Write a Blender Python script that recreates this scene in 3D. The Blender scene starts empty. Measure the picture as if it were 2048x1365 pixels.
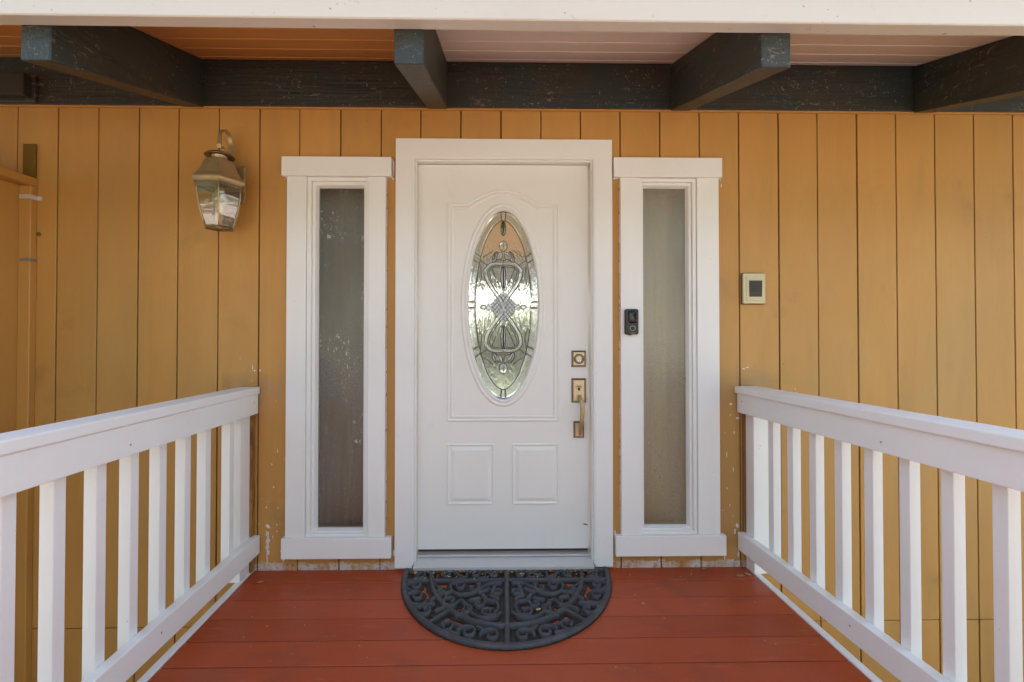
import bpy, bmesh, math, random
import numpy as np
from mathutils import Vector, Matrix
R = math.radians
random.seed(7)
rng = np.random.default_rng(7)
scene = bpy.context.scene
COL = scene.collection

# ---------------------------------------------------------------- camera
cam_d = bpy.data.cameras.new('camera')
cam_d.sensor_width = 36.0
cam_d.lens = 16.0
cam_d.shift_y = -12.0 / 2048
cam_d.clip_start = 0.02
cam_d.clip_end = 2000
cam = bpy.data.objects.new('camera', cam_d)
cam.location = (0, -2.45, 1.22)
cam.rotation_euler = (R(90.67), 0, R(-0.9))
COL.objects.link(cam)
scene.camera = cam

# ---------------------------------------------------------------- sky, sun, exposure
SUN_EL, SUN_AZ = R(47), R(14)          # azimuth from +Y (behind the house) towards +X
world = bpy.data.worlds.new('World')
scene.world = world
world.use_nodes = True
wn, wl = world.node_tree.nodes, world.node_tree.links
wn.clear()
sky = wn.new('ShaderNodeTexSky')
sky.sky_type = 'NISHITA'
sky.sun_disc = False
sky.sun_elevation = SUN_EL
sky.sun_rotation = SUN_AZ
sky.air_density = 1.0
sky.dust_density = 2.5
sky.ozone_density = 0.6
bg = wn.new('ShaderNodeBackground')
bg.inputs['Strength'].default_value = 0.12
wo = wn.new('ShaderNodeOutputWorld')
hs = wn.new('ShaderNodeHueSaturation')
hs.inputs['Saturation'].default_value = 0.70
wl.new(sky.outputs[0], hs.inputs['Color'])
wl.new(hs.outputs[0], bg.inputs['Color'])
wl.new(bg.outputs[0], wo.inputs['Surface'])

sun_d = bpy.data.lights.new('sun', 'SUN')
sun_d.energy = 3.5
sun_d.angle = R(0.53)
sun_d.color = (1.0, 0.93, 0.84)
sun = bpy.data.objects.new('sun', sun_d)
sd = Vector((math.sin(SUN_AZ) * math.cos(SUN_EL), math.cos(SUN_AZ) * math.cos(SUN_EL), math.sin(SUN_EL)))
sun.rotation_euler = (-sd).to_track_quat('-Z', 'Y').to_euler()
sun.location = (0, 0, 20)
COL.objects.link(sun)

vs = scene.view_settings
vs.view_transform = 'Standard'
vs.look = 'None'
vs.gamma = 1.0
vs.exposure = 2.52
vs.use_curve_mapping = False
scene.cycles.use_denoising = True
scene.cycles.max_bounces = 12
scene.cycles.transmission_bounces = 12
scene.cycles.diffuse_bounces = 5
scene.cycles.caustics_reflective = False
scene.cycles.caustics_refractive = True
scene.cycles.sample_clamp_indirect = 6.0

# ---------------------------------------------------------------- materials
class NT:
    def __init__(s, name):
        s.m = bpy.data.materials.new(name)
        s.m.use_nodes = True
        s.n, s.l = s.m.node_tree.nodes, s.m.node_tree.links
        s.n.clear()
        s.out = s.n.new('ShaderNodeOutputMaterial')
    def add(s, t, **kw):
        nd = s.n.new(t)
        for k, v in kw.items():
            setattr(nd, k, v)
        return nd
    def link(s, a, b):
        s.l.new(a, b)
    def pos(s, stretch=(1, 1, 1), per_obj=False):
        g = s.add('ShaderNodeNewGeometry')
        mp = s.add('ShaderNodeMapping')
        mp.inputs['Scale'].default_value = stretch
        s.link(g.outputs['Position'], mp.inputs['Vector'])
        if per_obj:
            oi = s.add('ShaderNodeObjectInfo')
            sc = s.add('ShaderNodeMath', operation='MULTIPLY')
            sc.inputs[1].default_value = 37.0
            s.link(oi.outputs['Random'], sc.inputs[0])
            cb = s.add('ShaderNodeCombineXYZ')
            s.link(sc.outputs[0], cb.inputs['Y'])
            s.link(sc.outputs[0], cb.inputs['Z'])
            s.link(cb.outputs[0], mp.inputs['Location'])
        return mp.outputs[0]
    def noise(s, vec, scale, detail=4, rough=.55, dist=0):
        n = s.add('ShaderNodeTexNoise')
        n.inputs['Scale'].default_value = scale
        n.inputs['Detail'].default_value = detail
        n.inputs['Roughness'].default_value = rough
        n.inputs['Distortion'].default_value = dist
        s.link(vec, n.inputs['Vector'])
        return n.outputs['Fac']
    def ramp(s, fac, a, b, ca=(0, 0, 0, 1), cb=(1, 1, 1, 1)):
        r = s.add('ShaderNodeValToRGB')
        r.color_ramp.elements[0].position = a
        r.color_ramp.elements[0].color = ca
        r.color_ramp.elements[1].position = b
        r.color_ramp.elements[1].color = cb
        s.link(fac, r.inputs[0])
        return r.outputs[0]
    def mix(s, fac, a, b, mode='MIX'):
        m = s.add('ShaderNodeMix', data_type='RGBA', blend_type=mode)
        for i, v in ((0, fac), (6, a), (7, b)):
            if hasattr(v, 'is_linked'):
                s.link(v, m.inputs[i])
            else:
                m.inputs[i].default_value = v if i == 0 else (*v[:3], 1)
        return m.outputs[2]
    def math(s, op, a, b=None):
        m = s.add('ShaderNodeMath', operation=op)
        for i, v in ((0, a), (1, b)):
            if v is None:
                continue
            if hasattr(v, 'is_linked'):
                s.link(v, m.inputs[i])
            else:
                m.inputs[i].default_value = v
        return m.outputs[0]

def scl(c, f):
    return tuple(min(1, x * f) for x in c)

def paint(name, base, rough=.5, var=.10, vscale=2.0, stretch=(1, 1, 1), fine=.05, fscale=120,
          fstretch=None, bump=.15, bdist=.002, dirt=None, specks=None, metallic=0.0, per_obj=.0, extra=None, spec=.5):
    """painted or coated surface: broad mottling, fine grain, optional dirt blotches and specks, relief"""
    t = NT(name)
    p = t.pos(stretch, per_obj > 0)
    broad = t.noise(p, vscale, 5, .6)
    col = t.mix(broad, scl(base, 1 - var), scl(base, 1 + var))
    pf = t.pos(fstretch or stretch, per_obj > 0)
    fn = t.noise(pf, fscale, 6, .65)
    col = t.mix(fine * 2, col, t.mix(fn, scl(base, .5), scl(base, 1.5)))
    if per_obj:
        oi = t.add('ShaderNodeObjectInfo')
        f = t.math('MULTIPLY', oi.outputs['Random'], per_obj * 2)
        f = t.math('ADD', f, 1 - per_obj)
        hsv = t.add('ShaderNodeHueSaturation')
        t.link(f, hsv.inputs['Value'])
        t.link(col, hsv.inputs['Color'])
        col = hsv.outputs[0]
    if dirt:
        for (dc, ds, lo, hi, amt, dst) in dirt:
            dn = t.noise(t.pos(dst), ds, 6, .62, .4)
            m = t.math('MULTIPLY', t.ramp(dn, lo, hi), amt)
            col = t.mix(m, col, dc)
    if specks:
        for (sc_, ss, lo, amt, sst) in specks:
            sn = t.noise(t.pos(sst), ss, 2, .5)
            m = t.math('MULTIPLY', t.ramp(sn, lo, lo + .03), amt)
            col = t.mix(m, col, sc_)
    if extra:
        col = extra(t, col)
    b = t.add('ShaderNodeBsdfPrincipled')
    t.link(col, b.inputs['Base Color'])
    b.inputs['Metallic'].default_value = metallic
    b.inputs['Specular IOR Level'].default_value = spec
    rr = t.math('ADD', t.math('MULTIPLY', broad, .18), rough - .09)
    t.link(rr, b.inputs['Roughness'])
    if bump:
        bp = t.add('ShaderNodeBump')
        bp.inputs['Strength'].default_value = bump
        bp.inputs['Distance'].default_value = bdist
        t.link(fn, bp.inputs['Height'])
        t.link(bp.outputs[0], b.inputs['Normal'])
    t.link(b.outputs[0], t.out.inputs['Surface'])
    return t.m

def wall_wear(t, col):
    """white spatter near the window edges, over-brushed white along the foot of the wall, grey-green grime over the rails"""
    g = t.add('ShaderNodeNewGeometry')
    sp = t.add('ShaderNodeSeparateXYZ')
    t.link(g.outputs['Position'], sp.inputs[0])
    x, z = sp.outputs['X'], sp.outputs['Z']
    ax = t.math('ABSOLUTE', t.math('ADD', x, .005))
    def band(v, lo, hi):
        return t.math('MULTIPLY', t.math('GREATER_THAN', v, lo), t.math('LESS_THAN', v, hi))
    # spatter
    n1 = t.noise(t.pos((1, 1, .45)), 70, 2, .5)
    m = t.math('MULTIPLY', t.ramp(n1, .70, .73), t.math('MULTIPLY', band(ax, 1.14, 1.40), band(z, .0, 1.05)))
    col = t.mix(m, col, (.74, .70, .66))
    n1b = t.noise(t.pos((1, 1, .6)), 60, 2, .5)
    m = t.math('MULTIPLY', t.ramp(n1b, .765, .785), band(z, -1, 2.4))
    col = t.mix(t.math('MULTIPLY', m, .7), col, (.70, .62, .52))
    # white foot
    n2 = t.noise(t.pos((1, 1, 1.6)), 28, 6, .7)
    hgt = t.math('SUBTRACT', t.math('MULTIPLY', n2, .085), z)
    m = t.math('MULTIPLY', t.ramp(hgt, .004, .012), band(ax, -1, 1.34))
    col = t.mix(t.math('MULTIPLY', t.math('MULTIPLY', m, t.ramp(t.noise(t.pos((1, 1, .2)), 11, 4, .6), .36, .56)), .9), col, (.66, .60, .54))
    n3 = t.noise(t.pos((1, 1, 2.0)), 9, 5, .7)
    m = t.math('MULTIPLY', t.ramp(t.math('SUBTRACT', t.math('MULTIPLY', n3, .09), z), .006, .02), t.ramp(n2, .5, .58))
    col = t.mix(t.math('MULTIPLY', m, t.math('MULTIPLY', band(ax, -1, 1.34), .5)), col, (.26, .11, .05))
    # grime where the caps of the rails meet the boards
    zd = t.math('ABSOLUTE', t.math('SUBTRACT', z, .995))
    n4 = t.noise(t.pos(), 13, 5, .6)
    gm = t.math('MULTIPLY', t.ramp(t.math('SUBTRACT', t.math('MULTIPLY', n4, .30), zd), .06, .15), band(ax, 1.26, 1.50))
    col = t.mix(t.math('MULTIPLY', gm, .30), col, (.16, .12, .05))
    zd = t.math('SUBTRACT', z, .95)
    gm = t.math('MULTIPLY', t.ramp(t.math('SUBTRACT', t.math('MULTIPLY', n4, .62), t.math('ABSOLUTE', zd)), .18, .30), band(ax, 1.17, 1.45))
    col = t.mix(t.math('MULTIPLY', gm, .28), col, (.37, .26, .16))
    # dark nail dots
    n5 = t.noise(t.pos(), 48, 1, .4)
    col = t.mix(t.math('MULTIPLY', t.ramp(n5, .80, .815), .6), col, (.10, .06, .025))
    return col

OCHRE = (.515, .262, .062)
M = {}
M['ochre'] = paint('ochre_siding_paint', OCHRE, .55, .10, 1.6, (1, 1, .5), .045, 110, (1, 1, .06), .45, .0014,
                   dirt=[((.40, .25, .085), 1.3, .46, .72, .55, (1, 1, .35)), ((.27, .145, .04), 6, .54, .76, .28, (1, 1, .10)), ((.62, .36, .10), 3.5, .52, .74, .30, (1, 1, .3)), ((.24, .15, .055), 2.3, .60, .74, .40, (1, 1, .8)), ((.26, .17, .06), 8, .62, .80, .25, (1, 1, .7))], per_obj=.045, extra=wall_wear)
M['ochre_trim'] = paint('ochre_trim_paint', OCHRE, .55, .08, 2, (1, 1, .5), .03, 90, (1, 1, .1), .2, .001)
M['groove'] = paint('shaded_groove_paint', (.17, .085, .028), .8, .2, 6, (1, 1, .3), .08, 150, None, .2)  # siding paint darkened: the shade inside the grooves is put into this colour
M['olive'] = paint('old_olive_stain', (.185, .105, .018), .85, .15, 6, (1, 1, .4), .05, 120, spec=.15)
def scuffs(t, col):
    """clusters of fine pale scratches and rubbed-through spots on the dark paint"""
    cl = t.ramp(t.noise(t.pos(), 3.4, 3, .6), .40, .60)
    for (c, sc_, st, lo, amt) in (((.36, .31, .26), 60, (1, .5, 1), .645, .8), ((.30, .20, .14), 26, (.5, .5, 1.6), .64, .6), ((.33, .29, .24), 95, (1, 1, .35), .66, .7)):
        n = t.ramp(t.noise(t.pos(st), sc_, 3, .6, 1.2), lo, lo + .04)
        col = t.mix(t.math('MULTIPLY', t.math('MULTIPLY', n, cl), amt), col, c)
    return col
for nm, gs in (('green', (.05, 1, 1)), ('green_rafter', (1, .05, 1))):
    M[nm] = paint('dark_green_beam_paint', (.027, .040, .038), .46, .30, 3, tuple(min(1, g * 6) for g in gs), .20, 75, gs, 1.0, .005,
                  dirt=[((.046, .036, .022), 3.0, .38, .60, .75, (.7, .7, 1)), ((.012, .014, .013), 40, .55, .66, .8, gs)], extra=scuffs)
M['block'] = paint('brown_black_wood', (.035, .028, .018), .6, .2, 8)
M['soffit_white'] = paint('soffit_offwhite_paint', (.84, .74, .67), .55, .08, 1.7, (.35, 1, 1), .03, 70, (.06, 1, 1), .2, .001,
                          dirt=[((.50, .30, .24), 5, .58, .78, .35, (.35, 1, 1)), ((.22, .13, .08), 22, .70, .76, .5, (.5, 1, 1))])
M['soffit_orange'] = paint('soffit_orange_paint', (.64, .305, .09), .55, .08, 1.7, (.35, 1, 1), .03, 70, (.06, 1, 1), .2, .001,
                           dirt=[((.16, .07, .03), 22, .71, .77, .5, (.5, 1, 1))])
M['fascia'] = paint('cream_fascia_paint', (.61, .58, .515), .5, .05, 1.3, (.3, 1, 1), .02, 60, (.1, 1, 1), .12, .001,
                    dirt=[((.33, .20, .13), 18, .655, .74, .5, (.6, 1, 1)), ((.46, .40, .33), 1.6, .55, .78, .25, (.3, 1, 1))], specks=[((.15, .10, .07), 44, .74, .7, (1, 1, 1))])
M['white'] = paint('white_trim_paint', (.80, .80, .765), .42, .03, 2.2, (1, 1, 1), .012, 80, (1, 1, .15), .12, .001,
                   dirt=[((.52, .45, .38), 6, .62, .85, .22, (1, 1, .6))], specks=[((.16, .12, .09), 60, .795, .7, (1, 1, 1))])
M['rail'] = paint('white_railing_paint', (.81, .818, .795), .40, .04, 2.5, (1, 1, 1), .032, 60, (1, .12, .3), .35, .0012,
                  dirt=[((.55, .50, .44), 9, .66, .85, .25, (1, 1, .5))], specks=[((.14, .11, .09), 50, .79, .75, (1, 1, 1))])
M['door'] = paint('white_door_paint', (.79, .782, .73), .38, .03, 1.6, (1, 1, 1), .010, 140, None, .06, .0006, dirt=[((.56, .50, .42), 2.6, .56, .80, .20, (1, 1, .6)), ((.50, .44, .36), 9, .62, .80, .14, (1, 1, .5))],
                  specks=[((.20, .16, .12), 42, .81, .7, (1, 1, 1))])
M['deck'] = paint('red_deck_paint', (.375, .064, .0195), .44, .12, 1.5, (.4, 1, 1), .05, 45, (.06, 1, 1), .35, .0012,
                  dirt=[((.46, .14, .07), 2.2, .50, .78, .35, (.5, 1, 1)), ((.20, .035, .016), 12, .56, .76, .5, (.3, 1, 1)), ((.20, .06, .03), 3.2, .56, .70, .5, (1, 1, 1)), ((.50, .20, .13), 30, .62, .70, .35, (.15, 1, 1))],
                  specks=[((.48, .34, .26), 70, .735, .6, (.7, 1, 1)), ((.10, .04, .02), 40, .755, .6, (1, 1, 1))], per_obj=.07, spec=.32)
M['cleat'] = paint('bare_brown_wood', (.21, .095, .030), .75, .3, 9, (1, 1, .2), .12, 60, (1, 1, .1), .6, .003,
                   dirt=[((.35, .16, .05), 10, .5, .65, .7, (1, 1, .3))])
M['cleat_ochre'] = paint('scraped_ochre_cleat', (.36, .175, .04), .65, .3, 9, (1, 1, .2), .12, 60, (1, 1, .1), .6, .003,
                         dirt=[((.13, .045, .015), 14, .52, .62, .8, (1, 1, .25))])
M['alu'] = paint('dull_aluminium', (.60, .585, .56), .38, .10, 5, (.3, 1, 1), .04, 60, (.05, 1, 1), .1, .001, metallic=.30,
                 dirt=[((.24, .22, .20), 7, .55, .8, .5, (.4, 1, 1))])
M['rubber_seal'] = paint('black_rubber', (.02, .02, .022), .6, .1, 5)
M['brass'] = paint('antique_brass', (.48, .355, .185), .40, .15, 14, (1, 1, 1), .06, 200, None, .05, .0005, metallic=.55,
                   dirt=[((.22, .17, .10), 30, .5, .75, .5, (1, 1, 1))])
M['brass_light'] = paint('brushed_brass_face', (.56, .46, .31), .38, .08, 14, (1, 1, 1), .05, 200, (1, 1, .1), .05, .0004, metallic=.85)
M['brass_dark'] = paint('aged_brass_edge', (.24, .185, .11), .40, .12, 14, (1, 1, 1), .05, 200, None, .05, .0004, metallic=.85)
M['keyhole'] = paint('keyhole_black', (.01, .009, .008), .6, .1, 5)
M['came'] = paint('lead_came', (.040, .038, .034), .45, .2, 30, (1, 1, 1), .05, 200, None, .1, .0005, metallic=.2)
M['black_plastic'] = paint('black_plastic', (.020, .018, .017), .38, .1, 10, bump=.02)
M['gloss_black'] = paint('glossy_black_lens_cover', (.008, .008, .009), .12, .1, 10, bump=0)
M['ring_grey'] = paint('grey_button_ring', (.45, .45, .45), .4, .05, 10, bump=0)
M['cream_plate'] = paint('cream_brass_plate', (.60, .53, .33), .36, .06, 12, bump=.04, metallic=.25)
M['plate_edge'] = paint('dark_plate_gasket', (.09, .075, .05), .6, .1, 12)
M['switch_dark'] = paint('dark_brown_rocker', (.035, .027, .020), .42, .12, 20, bump=.03)
M['zinc'] = paint('galvanised_strap', (.72, .72, .72), .32, .12, 20, metallic=.5, bump=.05)
M['nail'] = paint('painted_nail', (.36, .33, .30), .5, .1, 20)
M['bluegrey'] = paint('painted_over_strap', (.19, .19, .19), .5, .15, 20)
def mat_recess_shade(t, col):
    """shade put into the colour: low parts between the raised scrolls painted darker"""
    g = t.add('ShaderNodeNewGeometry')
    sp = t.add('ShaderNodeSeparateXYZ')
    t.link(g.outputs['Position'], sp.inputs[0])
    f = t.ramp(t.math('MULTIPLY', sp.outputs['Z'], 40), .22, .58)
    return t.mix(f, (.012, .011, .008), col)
M['rubber'] = paint('navy_black_rubber', (.042, .043, .049), .52, .30, 9, (1, 1, 1), .12, 130, None, .35, .0012, extra=mat_recess_shade,
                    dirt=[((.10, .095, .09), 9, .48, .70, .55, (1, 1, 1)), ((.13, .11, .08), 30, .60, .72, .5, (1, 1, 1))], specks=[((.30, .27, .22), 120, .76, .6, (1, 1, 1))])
M['leaf'] = paint('dry_leaf_tan', (.42, .31, .15), .7, .25, 60, (1, 1, 1), .1, 200, per_obj=.18)
M['white_blob'] = paint('dripped_white_paint', (.74, .68, .64), .5, .08, 30, bump=.2)
M['interior_orange'] = paint('interior_orange_wood', (.86, .50, .17), .5, .10, 2, (.3, 1, 1), .04, 40)
M['interior_wall'] = paint('interior_plaster', (.78, .74, .66), .7, .06, 2)
M['interior_floor'] = paint('interior_wood_floor', (.66, .58, .46), .45, .15, 4, (1, .2, 1))
M['curtain_dark'] = paint('taupe_curtain', (.235, .17, .115), .85, .10, 5, (2, 1, .3), .05, 120)
M['curtain_light'] = paint('beige_curtain', (.62, .52, .36), .85, .06, 5, (2, 1, .3), .05, 120)
M['bark'] = paint('bark', (.13, .10, .075), .9, .3, 6, (1, 1, .2), .12, 40, None, .8, .01)
M['roof'] = paint('roof_shingle', (.12, .11, .10), .85, .25, 3, (1, 1, 1), .1, 60)
M['ground'] = paint('pale_bounce_ground', (.43, .40, .35), .9, .15, .35, (1, 1, 1), .12, 14, None, .5, .02,  # unseen ground, made pale to bounce light up under the porch
                    dirt=[((.13, .14, .06), .25, .52, .66, .8, (1, 1, 1))])

M['bounce_cut'] = paint('bounce_cut_dark', (.060, .045, .030), .95, .3, 2, bump=.6, bdist=.03)  # dark tone for the added ground beside the deck, returns little light
M['lawn'] = paint('lawn', (.07, .10, .03), .9, .3, .6, bump=.3, bdist=.02)
M['patio'] = paint('grey_patio', (.45, .44, .42), .8, .15, 1.0)

def leafmat(name, a, b):
    t = NT(name)
    n = t.noise(t.pos(), 1.3, 3)
    n2 = t.noise(t.pos(), 17, 2)
    col = t.mix(t.ramp(t.math('ADD', t.math('MULTIPLY', n, .6), t.math('MULTIPLY', n2, .4)), .35, .65), a, b)
    d = t.add('ShaderNodeBsdfDiffuse'); t.link(col, d.inputs['Color'])
    tr = t.add('ShaderNodeBsdfTranslucent'); t.link(col, tr.inputs['Color'])
    mx = t.add('ShaderNodeMixShader'); mx.inputs[0].default_value = .42
    t.link(d.outputs[0], mx.inputs[1]); t.link(tr.outputs[0], mx.inputs[2])
    t.link(mx.outputs[0], t.out.inputs['Surface'])
    return t.m
M['foliage'] = leafmat('tree_foliage', (.045, .075, .018), (.12, .17, .045))
M['foliage_back'] = leafmat('garden_foliage', (.07, .10, .04), (.18, .23, .10))

def glass(name, refl=.10, grough=.03, ior=1.12, rrough=.0, tint=(.95, .97, .95), bumps=((60, (1, 1, .25), .6, .004),), milky=0., milkcol=(.6, .6, .55), marks=()):
    """thin glass sheet: refraction with surface relief plus a sharp reflection; milky adds the pressed-glass body"""
    t = NT(name)
    nrm = None
    for (sc_, st, strength, dist) in bumps:
        n = t.noise(t.pos(st), sc_, 2, .5, .6)
        bp = t.add('ShaderNodeBump')
        bp.inputs['Strength'].default_value = strength
        bp.inputs['Distance'].default_value = dist
        t.link(n, bp.inputs['Height'])
        if nrm:
            t.link(nrm, bp.inputs['Normal'])
        nrm = bp.outputs[0]
    rf = t.add('ShaderNodeBsdfRefraction')
    rf.inputs['IOR'].default_value = ior
    rf.inputs['Roughness'].default_value = rrough
    rf.inputs['Color'].default_value = (*tint, 1)
    gl = t.add('ShaderNodeBsdfGlossy')
    gl.inputs['Roughness'].default_value = grough
    gl.inputs['Color'].default_value = (1, 1, 1, 1)
    lw = t.add('ShaderNodeFresnel')
    lw.inputs['IOR'].default_value = 1.5
    f = t.math('MINIMUM', t.math('ADD', lw.outputs[0], refl), 1.0)
    mx = t.add('ShaderNodeMixShader')
    t.link(f, mx.inputs[0]); t.link(rf.outputs[0], mx.inputs[1]); t.link(gl.outputs[0], mx.inputs[2])
    if nrm:
        t.link(nrm, rf.inputs['Normal']); t.link(nrm, gl.inputs['Normal']); t.link(nrm, lw.inputs['Normal'])
    last = mx.outputs[0]
    if milky:
        df = t.add('ShaderNodeBsdfTranslucent'); df.inputs['Color'].default_value = (*milkcol, 1)
        d2 = t.add('ShaderNodeBsdfDiffuse'); d2.inputs['Color'].default_value = (*milkcol, 1)
        a = t.add('ShaderNodeMixShader'); a.inputs[0].default_value = .5
        t.link(df.outputs[0], a.inputs[1]); t.link(d2.outputs[0], a.inputs[2])
        m2 = t.add('ShaderNodeMixShader'); m2.inputs[0].default_value = milky
        t.link(last, m2.inputs[1]); t.link(a.outputs[0], m2.inputs[2])
        last = m2.outputs[0]
    for (sc_, st, lo, amt) in marks:      # pale specks and scratches on the pane, also painted in for reflected glints
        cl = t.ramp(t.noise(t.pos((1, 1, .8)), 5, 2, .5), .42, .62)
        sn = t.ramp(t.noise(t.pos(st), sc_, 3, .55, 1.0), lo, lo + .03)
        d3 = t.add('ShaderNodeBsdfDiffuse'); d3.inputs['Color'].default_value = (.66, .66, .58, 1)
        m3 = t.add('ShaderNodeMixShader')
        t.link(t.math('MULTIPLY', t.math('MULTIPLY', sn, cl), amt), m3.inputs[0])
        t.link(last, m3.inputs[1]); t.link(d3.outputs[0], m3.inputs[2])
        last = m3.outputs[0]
    t.link(last, t.out.inputs['Surface'])
    return t.m
M['glass_wavy'] = glass('wavy_streaked_glass', .0, .03, 1.30, .0, (.98, 1.0, .98), ((52, (1.5, 1, .33), .75, .010), (190, (1, 1, .5), .2, .002)), .17, (.82, .84, .80))
M['glass_clear'] = glass('bevelled_clear_glass', .10, .02, 1.50, .0, (.97, .99, .98), ((30, (1, 1, 1), .30, .005),), .20, (.80, .83, .80))
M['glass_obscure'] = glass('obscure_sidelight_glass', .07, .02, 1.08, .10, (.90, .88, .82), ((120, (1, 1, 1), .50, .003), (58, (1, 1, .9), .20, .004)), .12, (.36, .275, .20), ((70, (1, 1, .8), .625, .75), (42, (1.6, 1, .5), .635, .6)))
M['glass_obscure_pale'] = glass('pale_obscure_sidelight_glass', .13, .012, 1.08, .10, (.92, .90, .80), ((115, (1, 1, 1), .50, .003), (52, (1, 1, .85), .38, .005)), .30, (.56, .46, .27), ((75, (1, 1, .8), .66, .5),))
M['glass_lamp'] = glass('lantern_glass', .12, .03, 1.12, .06, (.95, .88, .70), ((5, (1, 1, 2.5), .35, .012),), .20, (.68, .56, .36))
M['jewel'] = glass('dark_glass_jewel', .22, .02, 1.45, .0, (.30, .30, .14), ((10, (1, 1, 1), .1, .002),))

# ---------------------------------------------------------------- mesh helpers
def new_obj(name, me, mat, parent=None, smooth=False, kind=None, label=None):
    if mat is not None and not me.materials:
        me.materials.append(mat)
    if smooth:
        for p in me.polygons:
            p.use_smooth = True
    o = bpy.data.objects.new(name, me)
    COL.objects.link(o)
    if parent:
        o.parent = parent
    if kind:
        o['kind'] = kind
    if label:
        o['label'] = label
    return o

class MB:
    def __init__(s):
        s.bm = bmesh.new()
    def box(s, x0, x1, y0, y1, z0, z1, bev=0.0, seg=1):
        r = bmesh.ops.create_cube(s.bm, size=1)
        vs_ = r['verts']
        for v in vs_:
            v.co = Vector(((x0 + x1) / 2 + v.co.x * (x1 - x0), (y0 + y1) / 2 + v.co.y * (y1 - y0), (z0 + z1) / 2 + v.co.z * (z1 - z0)))
        if bev:
            es = list({e for v in vs_ for e in v.link_edges})
            bmesh.ops.bevel(s.bm, geom=es, offset=bev, segments=seg, affect='EDGES', profile=.6)
        return s
    def hexa(s, pts, bev=0.0):
        """eight corners: bottom ring of four, top ring of four"""
        v = [s.bm.verts.new(p) for p in pts]
        fs = [s.bm.faces.new([v[i] for i in f]) for f in ((3, 2, 1, 0), (4, 5, 6, 7), (0, 1, 5, 4), (1, 2, 6, 5), (2, 3, 7, 6), (3, 0, 4, 7))]
        if bev:
            es = list({e for f in fs for e in f.edges})
            bmesh.ops.bevel(s.bm, geom=es, offset=bev, segments=1, affect='EDGES')
        return s
    def prism(s, poly, y0, y1, axis='y'):
        """polygon in (x, z) extruded along y"""
        a = [s.bm.verts.new((p[0], y0, p[1])) for p in poly]
        b = [s.bm.verts.new((p[0], y1, p[1])) for p in poly]
        n = len(poly)
        s.bm.faces.new(a); s.bm.faces.new(b[::-1])
        for i in range(n):
            s.bm.faces.new((a[i], b[i], b[(i + 1) % n], a[(i + 1) % n]))
        return s
    def tube(s, pts, r, n=8, closed=False, flat=None):
        """round tube (or elliptical with flat=(rn, rb)) along points"""
        pts = [Vector(p) for p in pts]
        k = len(pts)
        rings = []
        up = Vector((0, 0, 1))
        prev = None
        for i, p in enumerate(pts):
            a = pts[(i - 1) % k] if (closed or i > 0) else p
            b = pts[(i + 1) % k] if (closed or i < k - 1) else p
            t = (b - a).normalized()
            if prev is None:
                ref = Vector((1, 0, 0)) if abs(t.dot(Vector((0, 1, 0)))) > .9 else Vector((0, 1, 0))
                nrm = (ref - t * ref.dot(t)).normalized()
            else:
                nrm = (prev - t * prev.dot(t)).normalized()
            prev = nrm
            bi = t.cross(nrm)
            rr = r[i] if isinstance(r, (list, tuple)) else r
            ra, rb = (flat[0], flat[1]) if flat else (rr, rr)
            rings.append([s.bm.verts.new(p + nrm * ra * math.cos(6.28318 * j / n) + bi * rb * math.sin(6.28318 * j / n)) for j in range(n)])
        m = k if closed else k - 1
        for i in range(m):
            A, B = rings[i], rings[(i + 1) % k]
            for j in range(n):
                s.bm.faces.new((A[j], A[(j + 1) % n], B[(j + 1) % n], B[j]))
        if not closed:
            s.bm.faces.new(rings[0][::-1]); s.bm.faces.new(rings[-1])
        return s
    def lathe(s, prof, cx, cy, n=24, rot=0.0, axis='z', sx=1.0):
        """profile of (radius, height) pairs turned about a vertical axis (or about y with axis='y')"""
        rings = []
        for (rad, h) in prof:
            ring = []
            for j in range(n):
                a = rot + 6.2831853 * j / n
                if axis == 'z':
                    ring.append(s.bm.verts.new((cx + rad * math.cos(a), cy + rad * math.sin(a), h)))
                else:
                    ring.append(s.bm.verts.new((cx + rad * math.cos(a) * sx, h, cy + rad * math.sin(a))))
            rings.append(ring)
        for A, B in zip(rings, rings[1:]):
            for j in range(n):
                s.bm.faces.new((A[j], A[(j + 1) % n], B[(j + 1) % n], B[j]))
        s.bm.faces.new(rings[0][::-1]); s.bm.faces.new(rings[-1])
        return s
    def sweep(s, path, prof, y, closed=True, cap=False, back=False):
        """profile of (inward offset, height towards the viewer) pairs swept along a closed path in the (x, z) plane at depth y"""
        n = len(path)
        P = [Vector((p[0], p[1])) for p in path]
        area = sum(P[i].x * P[(i + 1) % n].y - P[(i + 1) % n].x * P[i].y for i in range(n))
        sg = 1 if area > 0 else -1
        rows = []
        for i in range(n):
            d1 = (P[i] - P[i - 1]).normalized()
            d2 = (P[(i + 1) % n] - P[i]).normalized()
            n1, n2 = Vector((-d1.y, d1.x)) * sg, Vector((-d2.y, d2.x)) * sg
            m = (n1 + n2)
            m = m / max(.35, (1 + n1.dot(n2)))
            rows.append([s.bm.verts.new((P[i].x + m.x * o, y - h, P[i].y + m.y * o)) for (o, h) in prof])
        k = len(prof)
        for i in range(n):
            A, B = rows[i], rows[(i + 1) % n]
            for j in range(k - 1):
                s.bm.faces.new((A[j], B[j], B[j + 1], A[j + 1]))
        if cap:
            s.bm.faces.new([r[-1] for r in rows])
        if back:
            s.bm.faces.new([r[0] for r in rows][::-1])
        return s
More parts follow.
